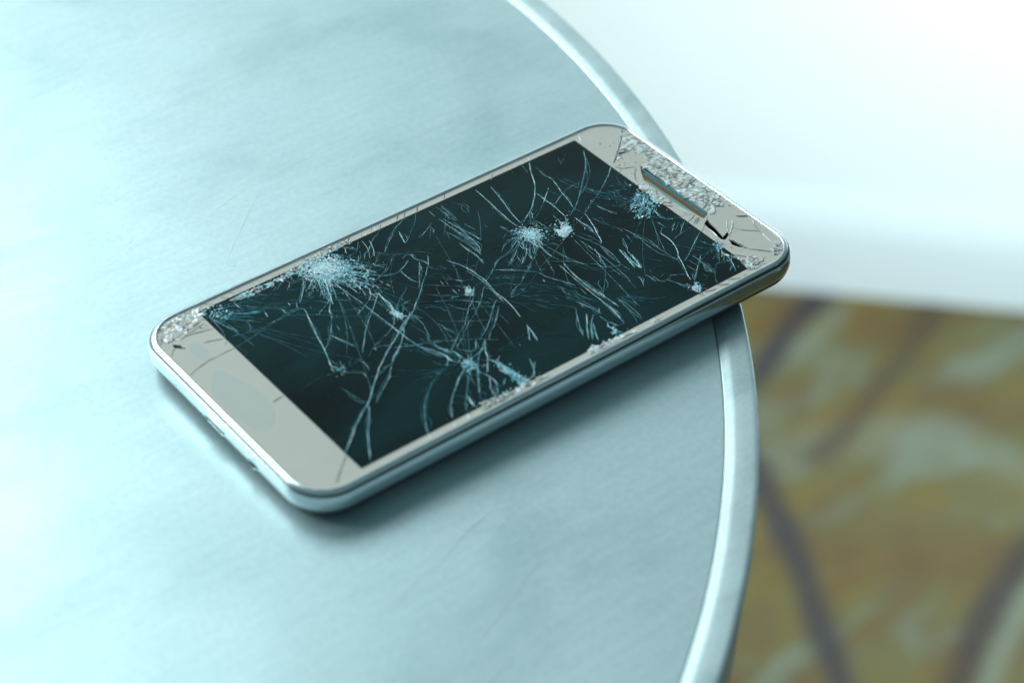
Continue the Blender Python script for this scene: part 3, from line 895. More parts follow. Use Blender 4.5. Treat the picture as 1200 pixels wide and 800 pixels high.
D 0.28 -60.09,22.54,-57.81,21.89,-55.53,20.86
D 0.2 -62.17,27.17,-61.1,27.47,-59.26,27.55,-56,28.44
D 0.2 -60.46,28.87,-59.09,28.56,-56.61,29.3
D 0.12 -58.1,27.6,-56.66,26.28
W 0.3 -58.02,28.1,-57.55,28.12
D 0.15 -55.41,35.32,-53.24,34.41,-50.92,32.99
D 0.15 -53.08,34.29,-54.03,33.86
D 0.15 -48.68,34.38,-46.83,32.55
D 0.15 -46.13,34.77,-44.91,33.03
D 0.12 -44.37,34.98,-43.45,33.87
D 0.28 -68.21,14.89,-64.09,16.23,-59.95,16.67,-55.38,16.82
D 0.2 -68.55,22.46,-66.48,24.54,-65.53,24.73
D 0.28 -58.76,-3.71,-55.19,-3.31
D 0.22 -55.47,-27.29,-58.54,-29.85,-61.99,-33.02
W 0.32 57.86,34.09,56.78,32.08,55.77,30.5
D 0.2 67.75,28.76,64.91,25.73,60.01,21.56,56.53,18.72
D 0.13 55.99,17.76,56.53,16.43,57.69,15.52,60.16,14.51
D 0.14 59.93,14.23,57.66,11.89,56.37,9.73
W 0.2 67.25,28.67,64.74,25.86,60.72,22.41
D 0.13 64.9,20.08,67.19,17.83
D 0.1 -9.04,34.06,-9.89,32.61
W 0.18 -7.3,34.56,-8.84,32.58
D 0.12 -5.23,35.08,-6.92,32.67
W 0.22 -4.97,34.34,-5.95,32.71
D 0.16 -2.99,34.4,-4.93,32.18
W 0.16 0.32,34.51,-0.69,32.88
D 0.12 2.15,34.43,0.84,33.03
D 0.16 4.18,34.48,2.42,32.6
D 0.25 -11.97,34.5,-14.22,32.57
D 0.25 -13.68,34.25,-15.57,32.84
D 0.25 -15.26,34.17,-17.57,32.58
D 0.25 -17.04,34.25,-19.65,32.65
D 0.14 1.93,34.34,0.49,32.76
D 0.18 4.38,34.59,2.42,32.6
D 0.18 7.98,34.51,6.1,32.44
D 0.16 16.28,34.65,14.22,32.39
D 0.14 30.32,33.8,28.52,32.1
W 0.16 29.91,34.13,28.34,32.52
W 0.32 -37.86,-32.45,-38.78,-34.28
W 0.32 -31.34,-32.83,-32.28,-34.67
W 0.36 -27.64,-32.69,-28.44,-34.88
W 0.4 -19.5,-32.48,-20.27,-33.86
D 0.2 -19.26,-33.11,-17.62,-34.39
D 0.15 -24.48,-33.85,-22.3,-34.03
W 0.3 -24.72,-34.54,-23.39,-34.7
D 0.16 40.6,-33.1,43.13,-33.58,43.78,-33.59
D 0.16 44.57,-32.72,47.56,-34.55
D 0.16 47.84,-32.77,51.5,-34.62
W 0.3 25.27,-32.85,24.9,-34.01
W 0.3 27.79,-32.89,27.67,-33.77
W 0.3 14.62,-33.11,14.04,-34.54
W 0.22 8.72,-32.73,8.72,-34.59
D 0.2 10.27,-33.47,9.94,-34.61
D 0.16 39.37,-32.64,39.75,-34.41
W 0.3 41.65,34.15,40.94,32.39
W 0.3 39.06,33.86,38.39,32.36
W 0.2 36.96,33.76,36.62,32.89
D 0.12 58.68,-9.41,54.81,-10.7
D 0.12 58.72,-10.52,55.73,-11.96
W 0.2 58.45,-10.05,57.3,-10.77
W 0.3 57.34,-5.11,57.69,-7.82
D 0.14 58.64,-11,56.24,-12.35
"""
GAPS = [
    [59.67,-12.45,59.06,-16.26,58.21,-19.85,60.15,-19.14,59.93,-20.13,57.81,-21.12,57.07,-20.54,57.39,-16.98,57.82,-14.02,57.93,-13.4],
    [58.43,-21.49,59.09,-22.64,59.36,-24.58,59.88,-27.18,58.41,-25.25,57.67,-23.63],
    [-65.75,26.39,-64.39,24.96,-64.55,24.34,-63.95,23.5,-64.48,23.36,-66.06,25.14],
    [60.82,21.86,62.19,21.17,61.78,20.42,59.98,21.03]]
SLOT = [61.23,14.13,61.78,11.53,61.69,6.2,61.41,-0.47,61.72,-10.43,60.72,-11.28,59.27,-11.82,58.88,-9.57,58.06,-4.68,57.91,-1.71,57.98,3.11,57.89,8.61,59.49,11.61]
REFLECTIONS = [
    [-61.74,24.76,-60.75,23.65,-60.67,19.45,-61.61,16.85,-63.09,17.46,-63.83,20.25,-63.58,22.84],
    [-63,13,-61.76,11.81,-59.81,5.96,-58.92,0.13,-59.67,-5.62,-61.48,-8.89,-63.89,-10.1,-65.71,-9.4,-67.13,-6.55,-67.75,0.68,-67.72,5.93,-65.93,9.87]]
CRUSHED = [
    ('W', 230, 0.35, 1, [-66.55,32.1,-63.94,33.87,-60.86,34.15,-57.6,34.7,-55.26,34.82,-54.51,33.07,-54.88,30.64,-56.6,29.67,-59.39,28.79,-61.86,27.68,-64.15,27.21,-65.51,27.52,-67.93,27.91,-67.85,29.72]),
    ('G', 130, 0.25, 0.7, [-47.48,31.88,-42.24,32.13,-34.22,31.86,-25,33.21,-19.28,34.54,-13.81,33.62,-12.32,33.29,-14.08,32.15,-19.59,32.29,-28.94,30.17,-36.87,30.32,-44.69,30.09]),
    ('b', 300, 0.2, 0.6, [-29.68,31.56,-26.62,33.66,-22.65,33.85,-19.41,32.56,-18.08,29.87,-17.85,25.99,-18.71,22.99,-22.5,22.72,-26.34,24.11,-29.46,26.54,-30.63,29.06]),
    ('s', 140, 0.15, 0.4, [-18.56,30.24,-16.32,26.44,-16.04,20.91,-16.98,16.81,-21.12,16.05,-23.33,19.76,-25.56,23.5]),
    ('b', 170, 0.15, 0.45, [20.59,12.26,22.92,12.58,24.11,10.8,25.51,9.28,26.37,7.75,24.71,5.66,22.19,5.1,20.39,6.09,19.62,8.37,19.68,10.43]),
    ('b', 90, 0.2, 0.6, [33.63,8.95,31.66,4.9,31.19,3.99,27.28,2.39,27.63,3.8,26.93,5.2,29.83,7.18]),
    ('W', 380, 0.35, 1.3, [66.29,27.03,68.16,25.57,69.12,20.08,69.46,12.32,68.99,4.42,68.95,-0.99,68.45,-6.84,66.3,-10.46,62.04,-11.49,60.97,-10.23,61.22,-5.62,61.21,-0.31,61.6,7.46,61.09,13.32,64.53,15.71,65.39,17.37,64.3,21.02,60.85,20.91,57.49,18.89,61.87,22.45]),
    ('W', 70, 0.25, 0.6, [57.03,9.22,57.2,4.6,56.32,0.41,57.27,-1.66,56.07,-3.35,54.37,-0.27,54.61,5.73,55.45,8.65]),
    ('W', 60, 0.25, 0.6, [53.64,-24.44,54.09,-26.03,55.3,-27.39,55.78,-29.82,57.38,-29.84,60.04,-31.09,58.87,-32.64,55.69,-33.43,54.44,-32.45,54.71,-29.81,54.35,-26.65,53.08,-25.66]),
    ('W', 16, 0.4, 0.9, [65.95,-29.46,67.52,-29.85,65.79,-32.26,63.52,-33.8,62.86,-32.46,63.51,-30.89]),
    ('W', 70, 0.3, 0.8, [-14.51,-32.74,-11.35,-32.34,-6.39,-33.33,-6.66,-34.56,-9.69,-35.07,-13.61,-35.22,-15.13,-34.74]),
    ('W', 70, 0.25, 0.7, [6.59,-31.72,10.27,-32.35,18.23,-33.29,20.03,-33.55,19.67,-35.16,14.42,-34.83,8.54,-34.73,6,-34.23]),
    ('W', 24, 0.3, 0.7, [24.08,-33.27,27.56,-33.68,27.92,-34.73,24.35,-35.02]),
    ('G', 30, 0.25, 0.6, [-23.84,-31.47,-15.09,-32.28,-15.37,-33.85,-23.22,-33.71]),
    ('t', 34, 0.2, 0.5, [-17.75,-17.18,-15.15,-18.46,-16.5,-21.81,-18.73,-22.26,-19.53,-20.18]),
    ('t', 90, 0.2, 0.5, [-12.42,-22.07,-11.69,-24.83,-10.83,-29.86,-10.29,-32.81,-12.64,-32.77,-12.91,-28.25]),
    ('b', 26, 0.2, 0.45, [40.06,-28.9,41.62,-28.92,41.3,-31.06,39.21,-32.22,38.91,-30.79]),
    ('s', 60, 0.15, 0.4, [53.23,6.36,55.41,1.56,53.92,-0.79,49.04,-3.94,46.29,-1.8,46.92,1.17]),
    ('t', 26, 0.2, 0.4, [54.7,-20.27,56.3,-21.51,54.08,-23.96,52.82,-22.97]),
    ('s', 60, 0.2, 0.5, [-54.37,32.57,-51.08,32.73,-50.05,29.98,-49.04,26.86,-52.01,26.86,-54.13,29.28]),
    ('b', 14, 0.25, 0.5, [-1.56,2.78,-1.13,2.04,-1.93,-1.3,-3.82,-0.22]),
    ('t', 20, 0.2, 0.5, [-40.9,-2.78,-39.38,-3.24,-40.98,-4.9,-42.62,-3.98]),
    ('b', 24, 0.2, 0.5, [-19.96,6.49,-19.09,5.04,-18.98,1.86,-20.25,2.08,-20.71,4.76]),
    ('t', 24, 0.2, 0.5, [15.53,-28.13,16.11,-31.63,15.95,-33.02,14.52,-31.14])]

DX, DY = 55.0, 32.28          # display half size
GO = -1.66                    # glass edge, from the outline

rng = random.Random(7)

def parse_cracks():
    out = []
    for line in CRACKS.strip().splitlines():
        k, w, p = line.split()
        v = [float(q) for q in p.split(',')]
        out.append((k, float(w), [Vector((v[i], v[i + 1])) for i in range(0, len(v), 2)]))
    return out
cracks = parse_cracks()

def pairs(v): return [Vector((v[i], v[i + 1])) for i in range(0, len(v), 2)]

def in_poly(p, poly):
    c = False
    n = len(poly)
    for i in range(n):
        a, b = poly[i], poly[(i + 1) % n]
        if (a.y > p.y) != (b.y > p.y) and p.x < (b.x - a.x) * (p.y - a.y) / (b.y - a.y) + a.x:
            c = not c
    return c

gaps = [pairs(g) for g in GAPS]
slot = pairs(SLOT)
glass_poly = [Vector(p) for p in outline(GO, 10)]

def smooth_line(pts, step=1.2):
    # Catmull-Rom through the points
    if len(pts) < 3:
        return pts
    out = []
    P = [pts[0] * 2 - pts[1]] + pts + [pts[-1] * 2 - pts[-2]]
    for i in range(1, len(P) - 2):
        p0, p1, p2, p3 = P[i - 1:i + 3]
        n = max(1, int((p2 - p1).length / step))
        for q in range(n):
            t = q / n
            out.append(0.5 * ((2 * p1) + (p2 - p0) * t + (2 * p0 - 5 * p1 + 4 * p2 - p3) * t * t + (3 * p1 - p0 - 3 * p2 + p3) * t ** 3))
    out.append(pts[-1])
    return out

def build_glass():
    verts, edges, con = [], [], []
    def add_line(pts, closed, tag):
        base = len(verts)
        verts.extend(pts)
        n = len(pts)
        for i in range(n if closed else n - 1):
            edges.append((base + i, base + (i + 1) % n)); con.append(tag)
    def rect(a, b): return [Vector((a, b)), Vector((-a, b)), Vector((-a, -b)), Vector((a, -b))]
    add_line(glass_poly, True, 'out')
    add_line(rect(DX, DY), True, 'rect')
    add_line(rect(DX + 0.35, DY + 0.35), True, 'rect')
    for g in gaps: add_line(g, True, 'cut')
    add_line(slot, True, 'cut')
    for k, w, p in cracks:
        ln = sum((p[i + 1] - p[i]).length for i in range(len(p) - 1))
        if ln < 2.5 or (k == 'f' and ln < 12):
            continue
        q = smooth_line(p, 2.0)
        e0 = (q[0] - q[1]).normalized() * 1.6; e1 = (q[-1] - q[-2]).normalized() * 1.6
        q = [q[0] + e0] + q + [q[-1] + e1]
        q = [v for v in q if abs(v.x) < HL - 2 and abs(v.y) < HW - 2]
        if len(q) > 1:
            add_line(q, False, 'crack')
    V, E, F, ov, oe, of = delaunay_2d_cdt(verts, edges, [], 0, 1e-4)
    solid = {}
    for e, orig in zip(E, oe):
        tags = {con[i] for i in orig if i < len(con)}
        if tags:
            solid[frozenset(e)] = tags
    tri_ok = []
    for f in F:
        c = (V[f[0]] + V[f[1]] + V[f[2]]) / 3
        keep = in_poly(c, glass_poly) and not in_poly(c, slot) and not any(in_poly(c, g) for g in gaps)
        m = 0 if abs(c.x) < DX and abs(c.y) < DY else (1 if abs(c.x) < DX + 0.35 and abs(c.y) < DY + 0.35 else 2)
        tri_ok.append((keep, m))
    by_edge = {}
    for i, f in enumerate(F):
        for a in range(3):
            by_edge.setdefault(frozenset((f[a], f[(a + 1) % 3])), []).append(i)
    seen = set(); regions = []
    for i in range(len(F)):
        if i in seen or not tri_ok[i][0]:
            continue
        st = [i]; seen.add(i); reg = []
        while st:
            t = st.pop(); reg.append(t); f = F[t]
            for a in range(3):
                e = frozenset((f[a], f[(a + 1) % 3]))
                tags = solid.get(e)
                if tags and tags != {'rect'}:
                    continue
                for u in by_edge[e]:
                    if u not in seen and tri_ok[u][0]:
                        seen.add(u); st.append(u)
        regions.append(reg)
    def area_of(reg):
        s = 0
        for t in reg:
            a, b, c = (V[j] for j in F[t]); s += abs((b - a).cross(c - a)) / 2
        return s
    regions.sort(key=area_of, reverse=True)
    rest_v, rest_f, rest_m = [], [], []
    for ri, reg in enumerate(regions):
        ar = area_of(reg)
        cx = sum((V[j] for t in reg for j in F[t]), Vector((0, 0))) / (3 * len(reg))
        small = 1.0 / (1 + ar / 120)
        tilt = 0.0025 + 0.010 * small
        if cx.x > DX and ar < 400: tilt *= 2.0
        tx, ty = rng.gauss(0, tilt), rng.gauss(0, tilt)
        dz = rng.gauss(0, 0.012 + 0.02 * small)
        idx = {}; vs = []; fs = []; ms = []
        edge_n = {}
        for t in reg:
            f = F[t]
            for a in range(3):
                e = frozenset((f[a], f[(a + 1) % 3])); edge_n[e] = edge_n.get(e, 0) + 1
        def vid(j, low=False):
            key = (j, low)
            if key not in idx:
                p = V[j]; d = p - cx
                z = -0.05 + max(-0.05, min(0.05, dz + tx * d.x + ty * d.y))
                idx[key] = len(vs); vs.append((p.x, p.y, PZ + (z if not low else -0.55)))
            return idx[key]
        for t in reg:
            f = F[t]; m = tri_ok[t][1]
            a, b, c = (V[j] for j in f)
            if (b - a).cross(c - a) < 0: f = (f[0], f[2], f[1])
            fs.append(tuple(vid(j) for j in f)); ms.append(m)
            for a in range(3):
                p, q = f[a], f[(a + 1) % 3]
                if edge_n[frozenset((p, q))] == 1:
                    fs.append((vid(p), vid(p, True), vid(q, True), vid(q))); ms.append(m)
        if ri < 290 and ar > 0.8:
            mesh_obj("glass_shard", vs, fs, [M_disp, M_border, M_bezel], phone, fmat=ms)
        else:
            b0 = len(rest_v)
            rest_v.extend(vs); rest_f.extend(tuple(b0 + i for i in f) for f in fs); rest_m.extend(ms)
    if rest_v:
        mesh_obj("glass_sliver", rest_v, rest_f, [M_disp, M_border, M_bezel], phone, fmat=rest_m, kind="stuff")
    print("regions", len(regions))
build_glass()

# fracture surfaces: thin irregular ridges of broken glass along every crack
RIDGE = {k: ([], []) for k in 'btfgdDW'}
GLINTS = []
RMAT = dict(b=M_fb, t=M_ft, f=M_ff, g=M_fg, d=M_fd, D=M_fD, W=M_fW)

def on_bezel(p): return abs(p.x) > DX + 0.2 or abs(p.y) > DY + 0.2

def blocked(p):
    return in_poly(p, slot) or any(in_poly(p, g) for g in gaps)

def ridge(kind, w, pts, jit=1.0, echo=True):
    q = smooth_line(pts, 0.45) if len(pts) > 2 else pts
    d = []
    for a, b in zip(q[:-1], q[1:]):
        n = max(1, int((b - a).length / 0.45))
        d += [a + (b - a) * (i / n) for i in range(n)]
    d.append(q[-1])
    seed = Vector((rng.uniform(0, 90), rng.uniform(0, 90), 0))
    prev = None
    N = len(d)
    for i, p in enumerate(d):
        t = (d[min(i + 1, N - 1)] - d[max(i - 1, 0)])
        if t.length < 1e-6: continue
        nrm = Vector((-t.y, t.x)).normalized()
        s = i * 0.45
        mod = 0.86 + 0.50 * mnoise.noise(Vector((s * 0.55, 0, 0)) + seed) + 0.25 * mnoise.noise(Vector((s * 1.9, 5, 0)) + seed)
        taper = min(1, 0.35 + i / 3.0, 0.35 + (N - 1 - i) / 3.0)
        ww = max(0.03, w * mod * taper) * 0.5 * jit
        off = nrm * (0.10 * mnoise.noise(Vector((s * 0.6, 9, 0)) + seed))
        c = p + off
        if abs(c.x) > HL - 1.75 or abs(c.y) > HW - 1.75 or blocked(c):
            prev = None; continue
        bz = on_bezel(c)
        kk = kind
        if bz and kind in 'tf': kk = 'D' if rng.random() < 0.6 else 'W'
        elif bz and kind in 'bg': kk = 'W'
        elif not bz and kind == 'D': kk = 't'
        elif not bz and kind == 'W': kk = 'b'
        g = mnoise.noise(Vector((s * 0.42, 17, 0)) + seed) + 0.5 * mnoise.noise(Vector((s * 1.7, 23, 0)) + seed)
        if kk == 't': kk = 'b' if g > 0.22 else ('f' if g < -0.50 else 't')
        elif kk == 'b' and g < -0.25: kk = 't'
        elif kk == 'f' and g > 0.42: kk = 't'
        if kk == 'D': ww *= 1.25
        if kk in 'tb' and rng.random() < 0.05: GLINTS.append((kk, c + nrm * rng.gauss(0, 0.15)))
        flat = kk in 'dD'
        apex = rng.uniform(-0.5, 0.5) * ww
        hz = 0.0 if flat else 0.01 + min(0.07, ww * rng.uniform(0.25, 0.7))
        ring = [(c.x + nrm.x * ww, c.y + nrm.y * ww, PZ + 0.004), (c.x + nrm.x * apex, c.y + nrm.y * apex, PZ + hz + (0.02 if flat else 0.02)), (c.x - nrm.x * ww, c.y - nrm.y * ww, PZ + 0.004)]
        if prev is not None:
            vs, fs = RIDGE[kk]
            b0 = len(vs); vs.extend(prev[1] + ring)
            fs += [(b0, b0 + 1, b0 + 4, b0 + 3), (b0 + 1, b0 + 2, b0 + 5, b0 + 4)]
        prev = (kk, ring)
    ln = N * 0.45
    if echo and kind in 'tbf' and ln > 4:
        for _ in range(rng.choice((2, 2, 3))):
            o = rng.choice((-1, 1)) * (rng.uniform(0.18, 0.7) if kind != 'f' else rng.uniform(0.3, 1.4))
            i0 = rng.randrange(0, max(1, N - 6)); i1 = min(N, i0 + rng.randrange(6, max(7, N)))
            seg = d[i0:i1:3]
            if len(seg) > 2:
                out = []
                for i, p in enumerate(seg):
                    tt = seg[min(i + 1, len(seg) - 1)] - seg[max(i - 1, 0)]
                    nn = Vector((-tt.y, tt.x)).normalized()
                    out.append(p + nn * o * math.sin(math.pi * i / (len(seg) - 1)))
                ridge(rng.choice('tff'), 0.055, out, echo=False)

ALLPTS = []
for ci, (k, w, p) in enumerate(cracks):
    if k in 'tbfg':
        for a, b in zip(p[:-1], p[1:]):
            n = max(1, int((b - a).length / 0.5))
            ALLPTS += [(ci, a + (b - a) * (i / n)) for i in range(n + 1)]
GRID = {}
for ci, p in ALLPTS:
    GRID.setdefault((int(p.x // 3), int(p.y // 3)), []).append((ci, p))

def snap(p, own, reach):
    gx, gy = int(p.x // 3), int(p.y // 3)
    best, bp = reach, None
    for i in (-1, 0, 1):
        for j in (-1, 0, 1):
            for ci, q in GRID.get((gx + i, gy + j), ()):
                if ci != own and (q - p).length < best:
                    best, bp = (q - p).length, q
    return bp

for ci, (k, w, p) in enumerate(cracks):
    if k in 'tbf' and sum((b - a).length for a, b in zip(p[:-1], p[1:])) > 3.0:
        e = snap(p[-1], ci, 2.8)
        if e is not None and (e - p[-1]).length > 0.2 and (p[-1] - p[-2]).normalized().dot((e - p[-1]).normalized()) > 0.55: p.append(e)
        e = snap(p[0], ci, 2.8)
        if e is not None and (e - p[0]).length > 0.2 and (p[0] - p[1]).normalized().dot((e - p[0]).normalized()) > 0.55: p.insert(0, e)

for k, w, p in cracks:
    ridge(k, w * (1.0 if k in 'DW' else 0.86), p)

# finer hairlines around the impact points (the web beside the long edge, the stars, the fans)
def star(cx, cy, n, r0, r1, a0, a1, kinds, w, bend=0.15):
    for _ in range(n):
        a = math.radians(rng.uniform(a0, a1)); s = rng.uniform(r0 * 0.4, r0); e = rng.uniform(r0, r1)
        b = rng.gauss(0, bend)
        pts = []
        for i in range(5):
            t = i / 4; r = s + (e - s) * t; aa = a + b * t * t
            pts.append(Vector((cx + r * math.cos(aa), cy + r * math.sin(aa))))
        e2 = snap(pts[-1], -1, 3.0)
        if e2 is not None and (e2 - pts[-1]).length > 0.2 and (pts[-1] - pts[-2]).normalized().dot((e2 - pts[-1]).normalized()) > 0.6: pts.append(e2)
        ridge(rng.choice(kinds), rng.uniform(0.6, 1.2) * w, pts, echo=False)
star(-24.37, 29.85, 46, 5, 17, -136.8, -21.8, 'ttttb', 0.13, 0.15)
star(-24.37, 29.85, 24, 4, 22, -111.5, -38.0, 'ttf', 0.1, 0.15)
star(-24.37, 29.85, 20, 4, 12, -201.8, -104.8, 'ttf', 0.1, 0.15)
star(22.54, 9.47, 30, 3.2, 8, -248.9, -68.9, 'ttb', 0.1, 0.3)
star(22.54, 9.47, 16, 3.2, 7, 360.0, 0.0, 'tf', 0.1, 0.15)
star(30.00, 5.77, 14, 2, 5, 360.0, 0.0, 'tf', 0.1, 0.15)
star(55.56, 5.88, 34, 3, 9, -175.0, -111.4, 'tttf', 0.1, 0.3)
star(55.56, 5.88, 16, 4, 14, -250.2, -149.2, 'f', 0.07, 0.5)
star(-17.42, -19.27, 18, 2.5, 8, 360.0, 0.0, 'tf', 0.1, 0.4)
star(40.47, -30.81, 10, 1, 4, 360.0, 0.0, 'tb', 0.1, 0.15)
star(54.81, -22.86, 14, 1.5, 6, -249.8, -112.2, 'tf', 0.1, 0.15)
star(-19.18, 3.56, 10, 1.5, 5, 360.0, 0.0, 'tf', 0.1, 0.15)
star(-40.30, -3.25, 8, 1.5, 5, 360.0, 0.0, 'tf', 0.1, 0.15)
star(-54.40, 31.04, 24, 3, 14, -87.0, 0.6, 'tff', 0.12, 0.15)
star(-54.40, 31.04, 14, 8, 24, -53.0, -6.6, 'f', 0.1, 0.1)
star(-24.06, -30.24, 10, 2, 6, 360.0, 0.0, 'f', 0.1, 0.15)
star(23.64, -20.86, 14, 3, 12, -109.8, -38.0, 'f', 0.08, 0.15)
star(-23.41, 26.66, 16, 20, 48, -114.8, -14.0, 'ff', 0.06, 0.09)
star(21.92, 8.68, 12, 10, 34, -201.8, -81.6, 'ff', 0.06, 0.09)
star(30.00, 5.77, 12, 10, 34, -148.1, 5.2, 'ff', 0.06, 0.09)
star(-17.35, -20.42, 16, 10, 32, -398.0, -176.2, 'ff', 0.06, 0.09)
star(51.96, 0.73, 12, 8, 30, -250.0, -111.3, 'ff', 0.06, 0.09)
star(53.08, -25.66, 10, 6, 24, -274.5, -138.3, 'ff', 0.06, 0.09)
star(-54.40, 31.04, 12, 14, 40, -91.2, -9.6, 'ff', 0.06, 0.09)
star(-2.04, 1.16, 14, 6, 26, 360.0, 0.0, 'ff', 0.06, 0.09)
star(-19.18, 3.56, 10, 8, 26, 360.0, 0.0, 'ff', 0.06, 0.09)
def web(cx, cy, radii, a0, a1, kinds, w):
    for r in radii:
        a = a0 + rng.uniform(0, 20)
        while a < a1:
            span = rng.uniform(10, 32)
            rr = r * rng.uniform(0.92, 1.08)
            pts = [Vector((cx + rr * (1 + 0.03 * i) * math.cos(math.radians(a + span * i / 4)), cy + rr * (1 + 0.03 * i) * math.sin(math.radians(a + span * i / 4)))) for i in range(5)]
            ridge(rng.choice(kinds), rng.uniform(0.6, 1.2) * w, pts, echo=False)
            a += span + rng.uniform(0, 14)
web(-24.06, 29.61, [5.5, 6.6, 7.6, 8.8, 10, 11.2, 12.6, 14, 16], -125, -20, "tttb", 0.11)
web(22.54, 9.47, [3.4, 4.2], 0, 360, "tf", 0.1)


for kind in RIDGE:
    vs, fs = RIDGE[kind]
    if vs:
        nm = {'b': "bright_fracture", 't': "teal_fracture", 'f': "hairline_fracture", 'g': "grey_fracture", 'd': "dark_fracture", 'D': "bezel_fissure", 'W': "bezel_fracture"}[kind]
        mesh_obj(nm, vs, fs, RMAT[kind], phone, kind="stuff")

# crushed glass: heaps of tiny angular chips
CHIP = {k: ([], []) for k in 'WGbt'}
CMAT = dict(W=M_cW, G=M_cG, b=M_fb, t=M_ft)
def chip(kind, c, size):
    vs, fs = CHIP[kind]
    b0 = len(vs)
    n = rng.choice((3, 4, 4, 5)) if kind in 'bt' else rng.choice((3, 3, 4))
    a0 = rng.uniform(0, 6.28)
    ang = sorted(a0 + 6.28 * (i + rng.uniform(-0.3, 0.3)) / n for i in range(n))
    sg = 0.26 if kind in 'bt' else 0.11 + 0.16 / (1 + 2 * size)
    tx, ty = rng.gauss(0, sg), rng.gauss(0, sg)
    el = rng.uniform(0.35, 1.0); ro = rng.uniform(0, 3.14)
    z0 = rng.uniform(0.02, 0.14)
    top, low = [], []
    for a in ang:
        r = size * 0.5 * rng.uniform(0.7, 1.1)
        x, y = r * math.cos(a), r * math.sin(a) * el
        x, y = x * math.cos(ro) - y * math.sin(ro), x * math.sin(ro) + y * math.cos(ro)
        top.append((c.x + x, c.y + y, PZ + max(0.02, z0 + 0.06 + tx * x + ty * y))); low.append((c.x + x, c.y + y, PZ - 0.08))
    vs.extend(top + low)
    fs.append(tuple(b0 + i for i in range(n)))
    for i in range(n):
        j = (i + 1) % n
        fs.append((b0 + i, b0 + n + i, b0 + n + j, b0 + j))

CHIP['B'] = ([], []); CHIP['f'] = ([], []); CMAT['f'] = M_ff
CMAT['B'] = M_bezel

def usable(p):
    if blocked(p) or abs(p.x) > HL - 1.9 or abs(p.y) > HW - 1.9:
        return False
    q = Vector((abs(p.x) - (HL - RC), abs(p.y) - (HW - RC)))
    return not (q.x > 0 and q.y > 0 and q.length > RC + GO - 0.3)

def facet(kind, tri, cen, tilt, lift, shrink):
    vs, fs = CHIP[kind]
    b0 = len(vs)
    tx, ty = rng.gauss(0, tilt), rng.gauss(0, tilt)
    top, low = [], []
    n = len(tri)
    for p in tri:
        d = (p - cen) * shrink
        z = max(0.012, lift + tx * d.x + ty * d.y)
        top.append((cen.x + d.x, cen.y + d.y, PZ + z)); low.append((cen.x + d.x, cen.y + d.y, PZ - 0.12))
    vs.extend(top + low)
    fs.append(tuple(b0 + i for i in range(n)))
    for i in range(n):
        j = (i + 1) % n
        fs.append((b0 + i, b0 + n + i, b0 + n + j, b0 + j))

PICK = {'W': 'WWWWBBGGb', 'G': 'GGGBBW', 'b': 'bbbttf', 't': 'tttffb', 's': 'ttfb'}
KEEP = {'W': 0.93, 'G': 0.8, 'b': 1.0, 't': 0.62, 's': 0.2}
for kind, n, s0, s1, poly in CRUSHED:
    pl = pairs(poly)
    ar = abs(sum(pl[i].cross(pl[(i + 1) % len(pl)]) for i in range(len(pl)))) / 2
    space = {'W': 0.80, 'G': 0.55, 'b': 0.26, 't': 0.30, 's': 0.34}[kind] * (1.25 if n > 300 and kind == 'W' else 1.0)
    x0, x1 = min(p.x for p in pl) - 0.6, max(p.x for p in pl) + 0.6; y0, y1 = min(p.y for p in pl) - 0.6, max(p.y for p in pl) + 0.6
    mid = sum(pl, Vector((0, 0))) / len(pl); rad = max((p - mid).length for p in pl) * 0.85
    pts = []
    cell = {}
    for _ in range(int((x1 - x0) * (y1 - y0) / space ** 2 * 3)):
        p = Vector((rng.uniform(x0, x1), rng.uniform(y0, y1)))
        # spacing varies, so splinters of many sizes lie together
        sp = space * (0.55 + 1.0 * max(0, mnoise.noise(Vector((p.x * 0.55, p.y * 0.55, 4)))+ 0.35))
        key = (int(p.x / 0.8), int(p.y / 0.8))
        if all((p - q).length > sp for i in (-1, 0, 1) for j in (-1, 0, 1) for q in cell.get((key[0] + i, key[1] + j), ())):
            cell.setdefault(key, []).append(p); pts.append(p)
    if len(pts) < 4:
        continue
    V, E, F, ov, oe, of = delaunay_2d_cdt(pts, [], [], 0, 1e-4)
    for f in F:
        tri = [V[i] for i in f]
        a, b2, c2 = tri
        if (b2 - a).cross(c2 - a) < 0: tri = [a, c2, b2]
        cen = sum(tri, Vector((0, 0))) / 3
        edge = 1.1 * mnoise.noise(Vector((cen.x * 0.8, cen.y * 0.8, 2))) * (1 if kind in 'bts' else 0.4)
        if not in_poly(cen + Vector((edge, -edge)), pl) or not usable(cen):
            continue
        keep = KEEP[kind]
        core = max(0.0, 1 - (cen - mid).length / rad)
        if kind in 'bt': keep *= 0.22 + 1.0 * core
        if rng.random() > keep: continue
        kk = rng.choice(PICK[kind])
        if kind == 'b' and rng.random() < core: kk = 'b'
        if kk == 'B' and not on_bezel(cen): kk = 't'
        size = max((tri[i] - tri[(i + 1) % 3]).length for i in range(3))
        facet(kk, tri, cen, 0.05 + 0.10 / size if kind in 'WG' else 0.30, rng.uniform(0.03, 0.13), rng.uniform(0.86, 1.0))
    # loose splinters thrown round the zone
    for _ in range(int(n * 0.35)):
        c = Vector((rng.uniform(x0, x1), rng.uniform(y0, y1)))
        if usable(c): chip('b' if not on_bezel(c) and rng.random() < .4 else ('t' if not on_bezel(c) else rng.choice('WWG')), c, rng.uniform(0.12, 0.5))

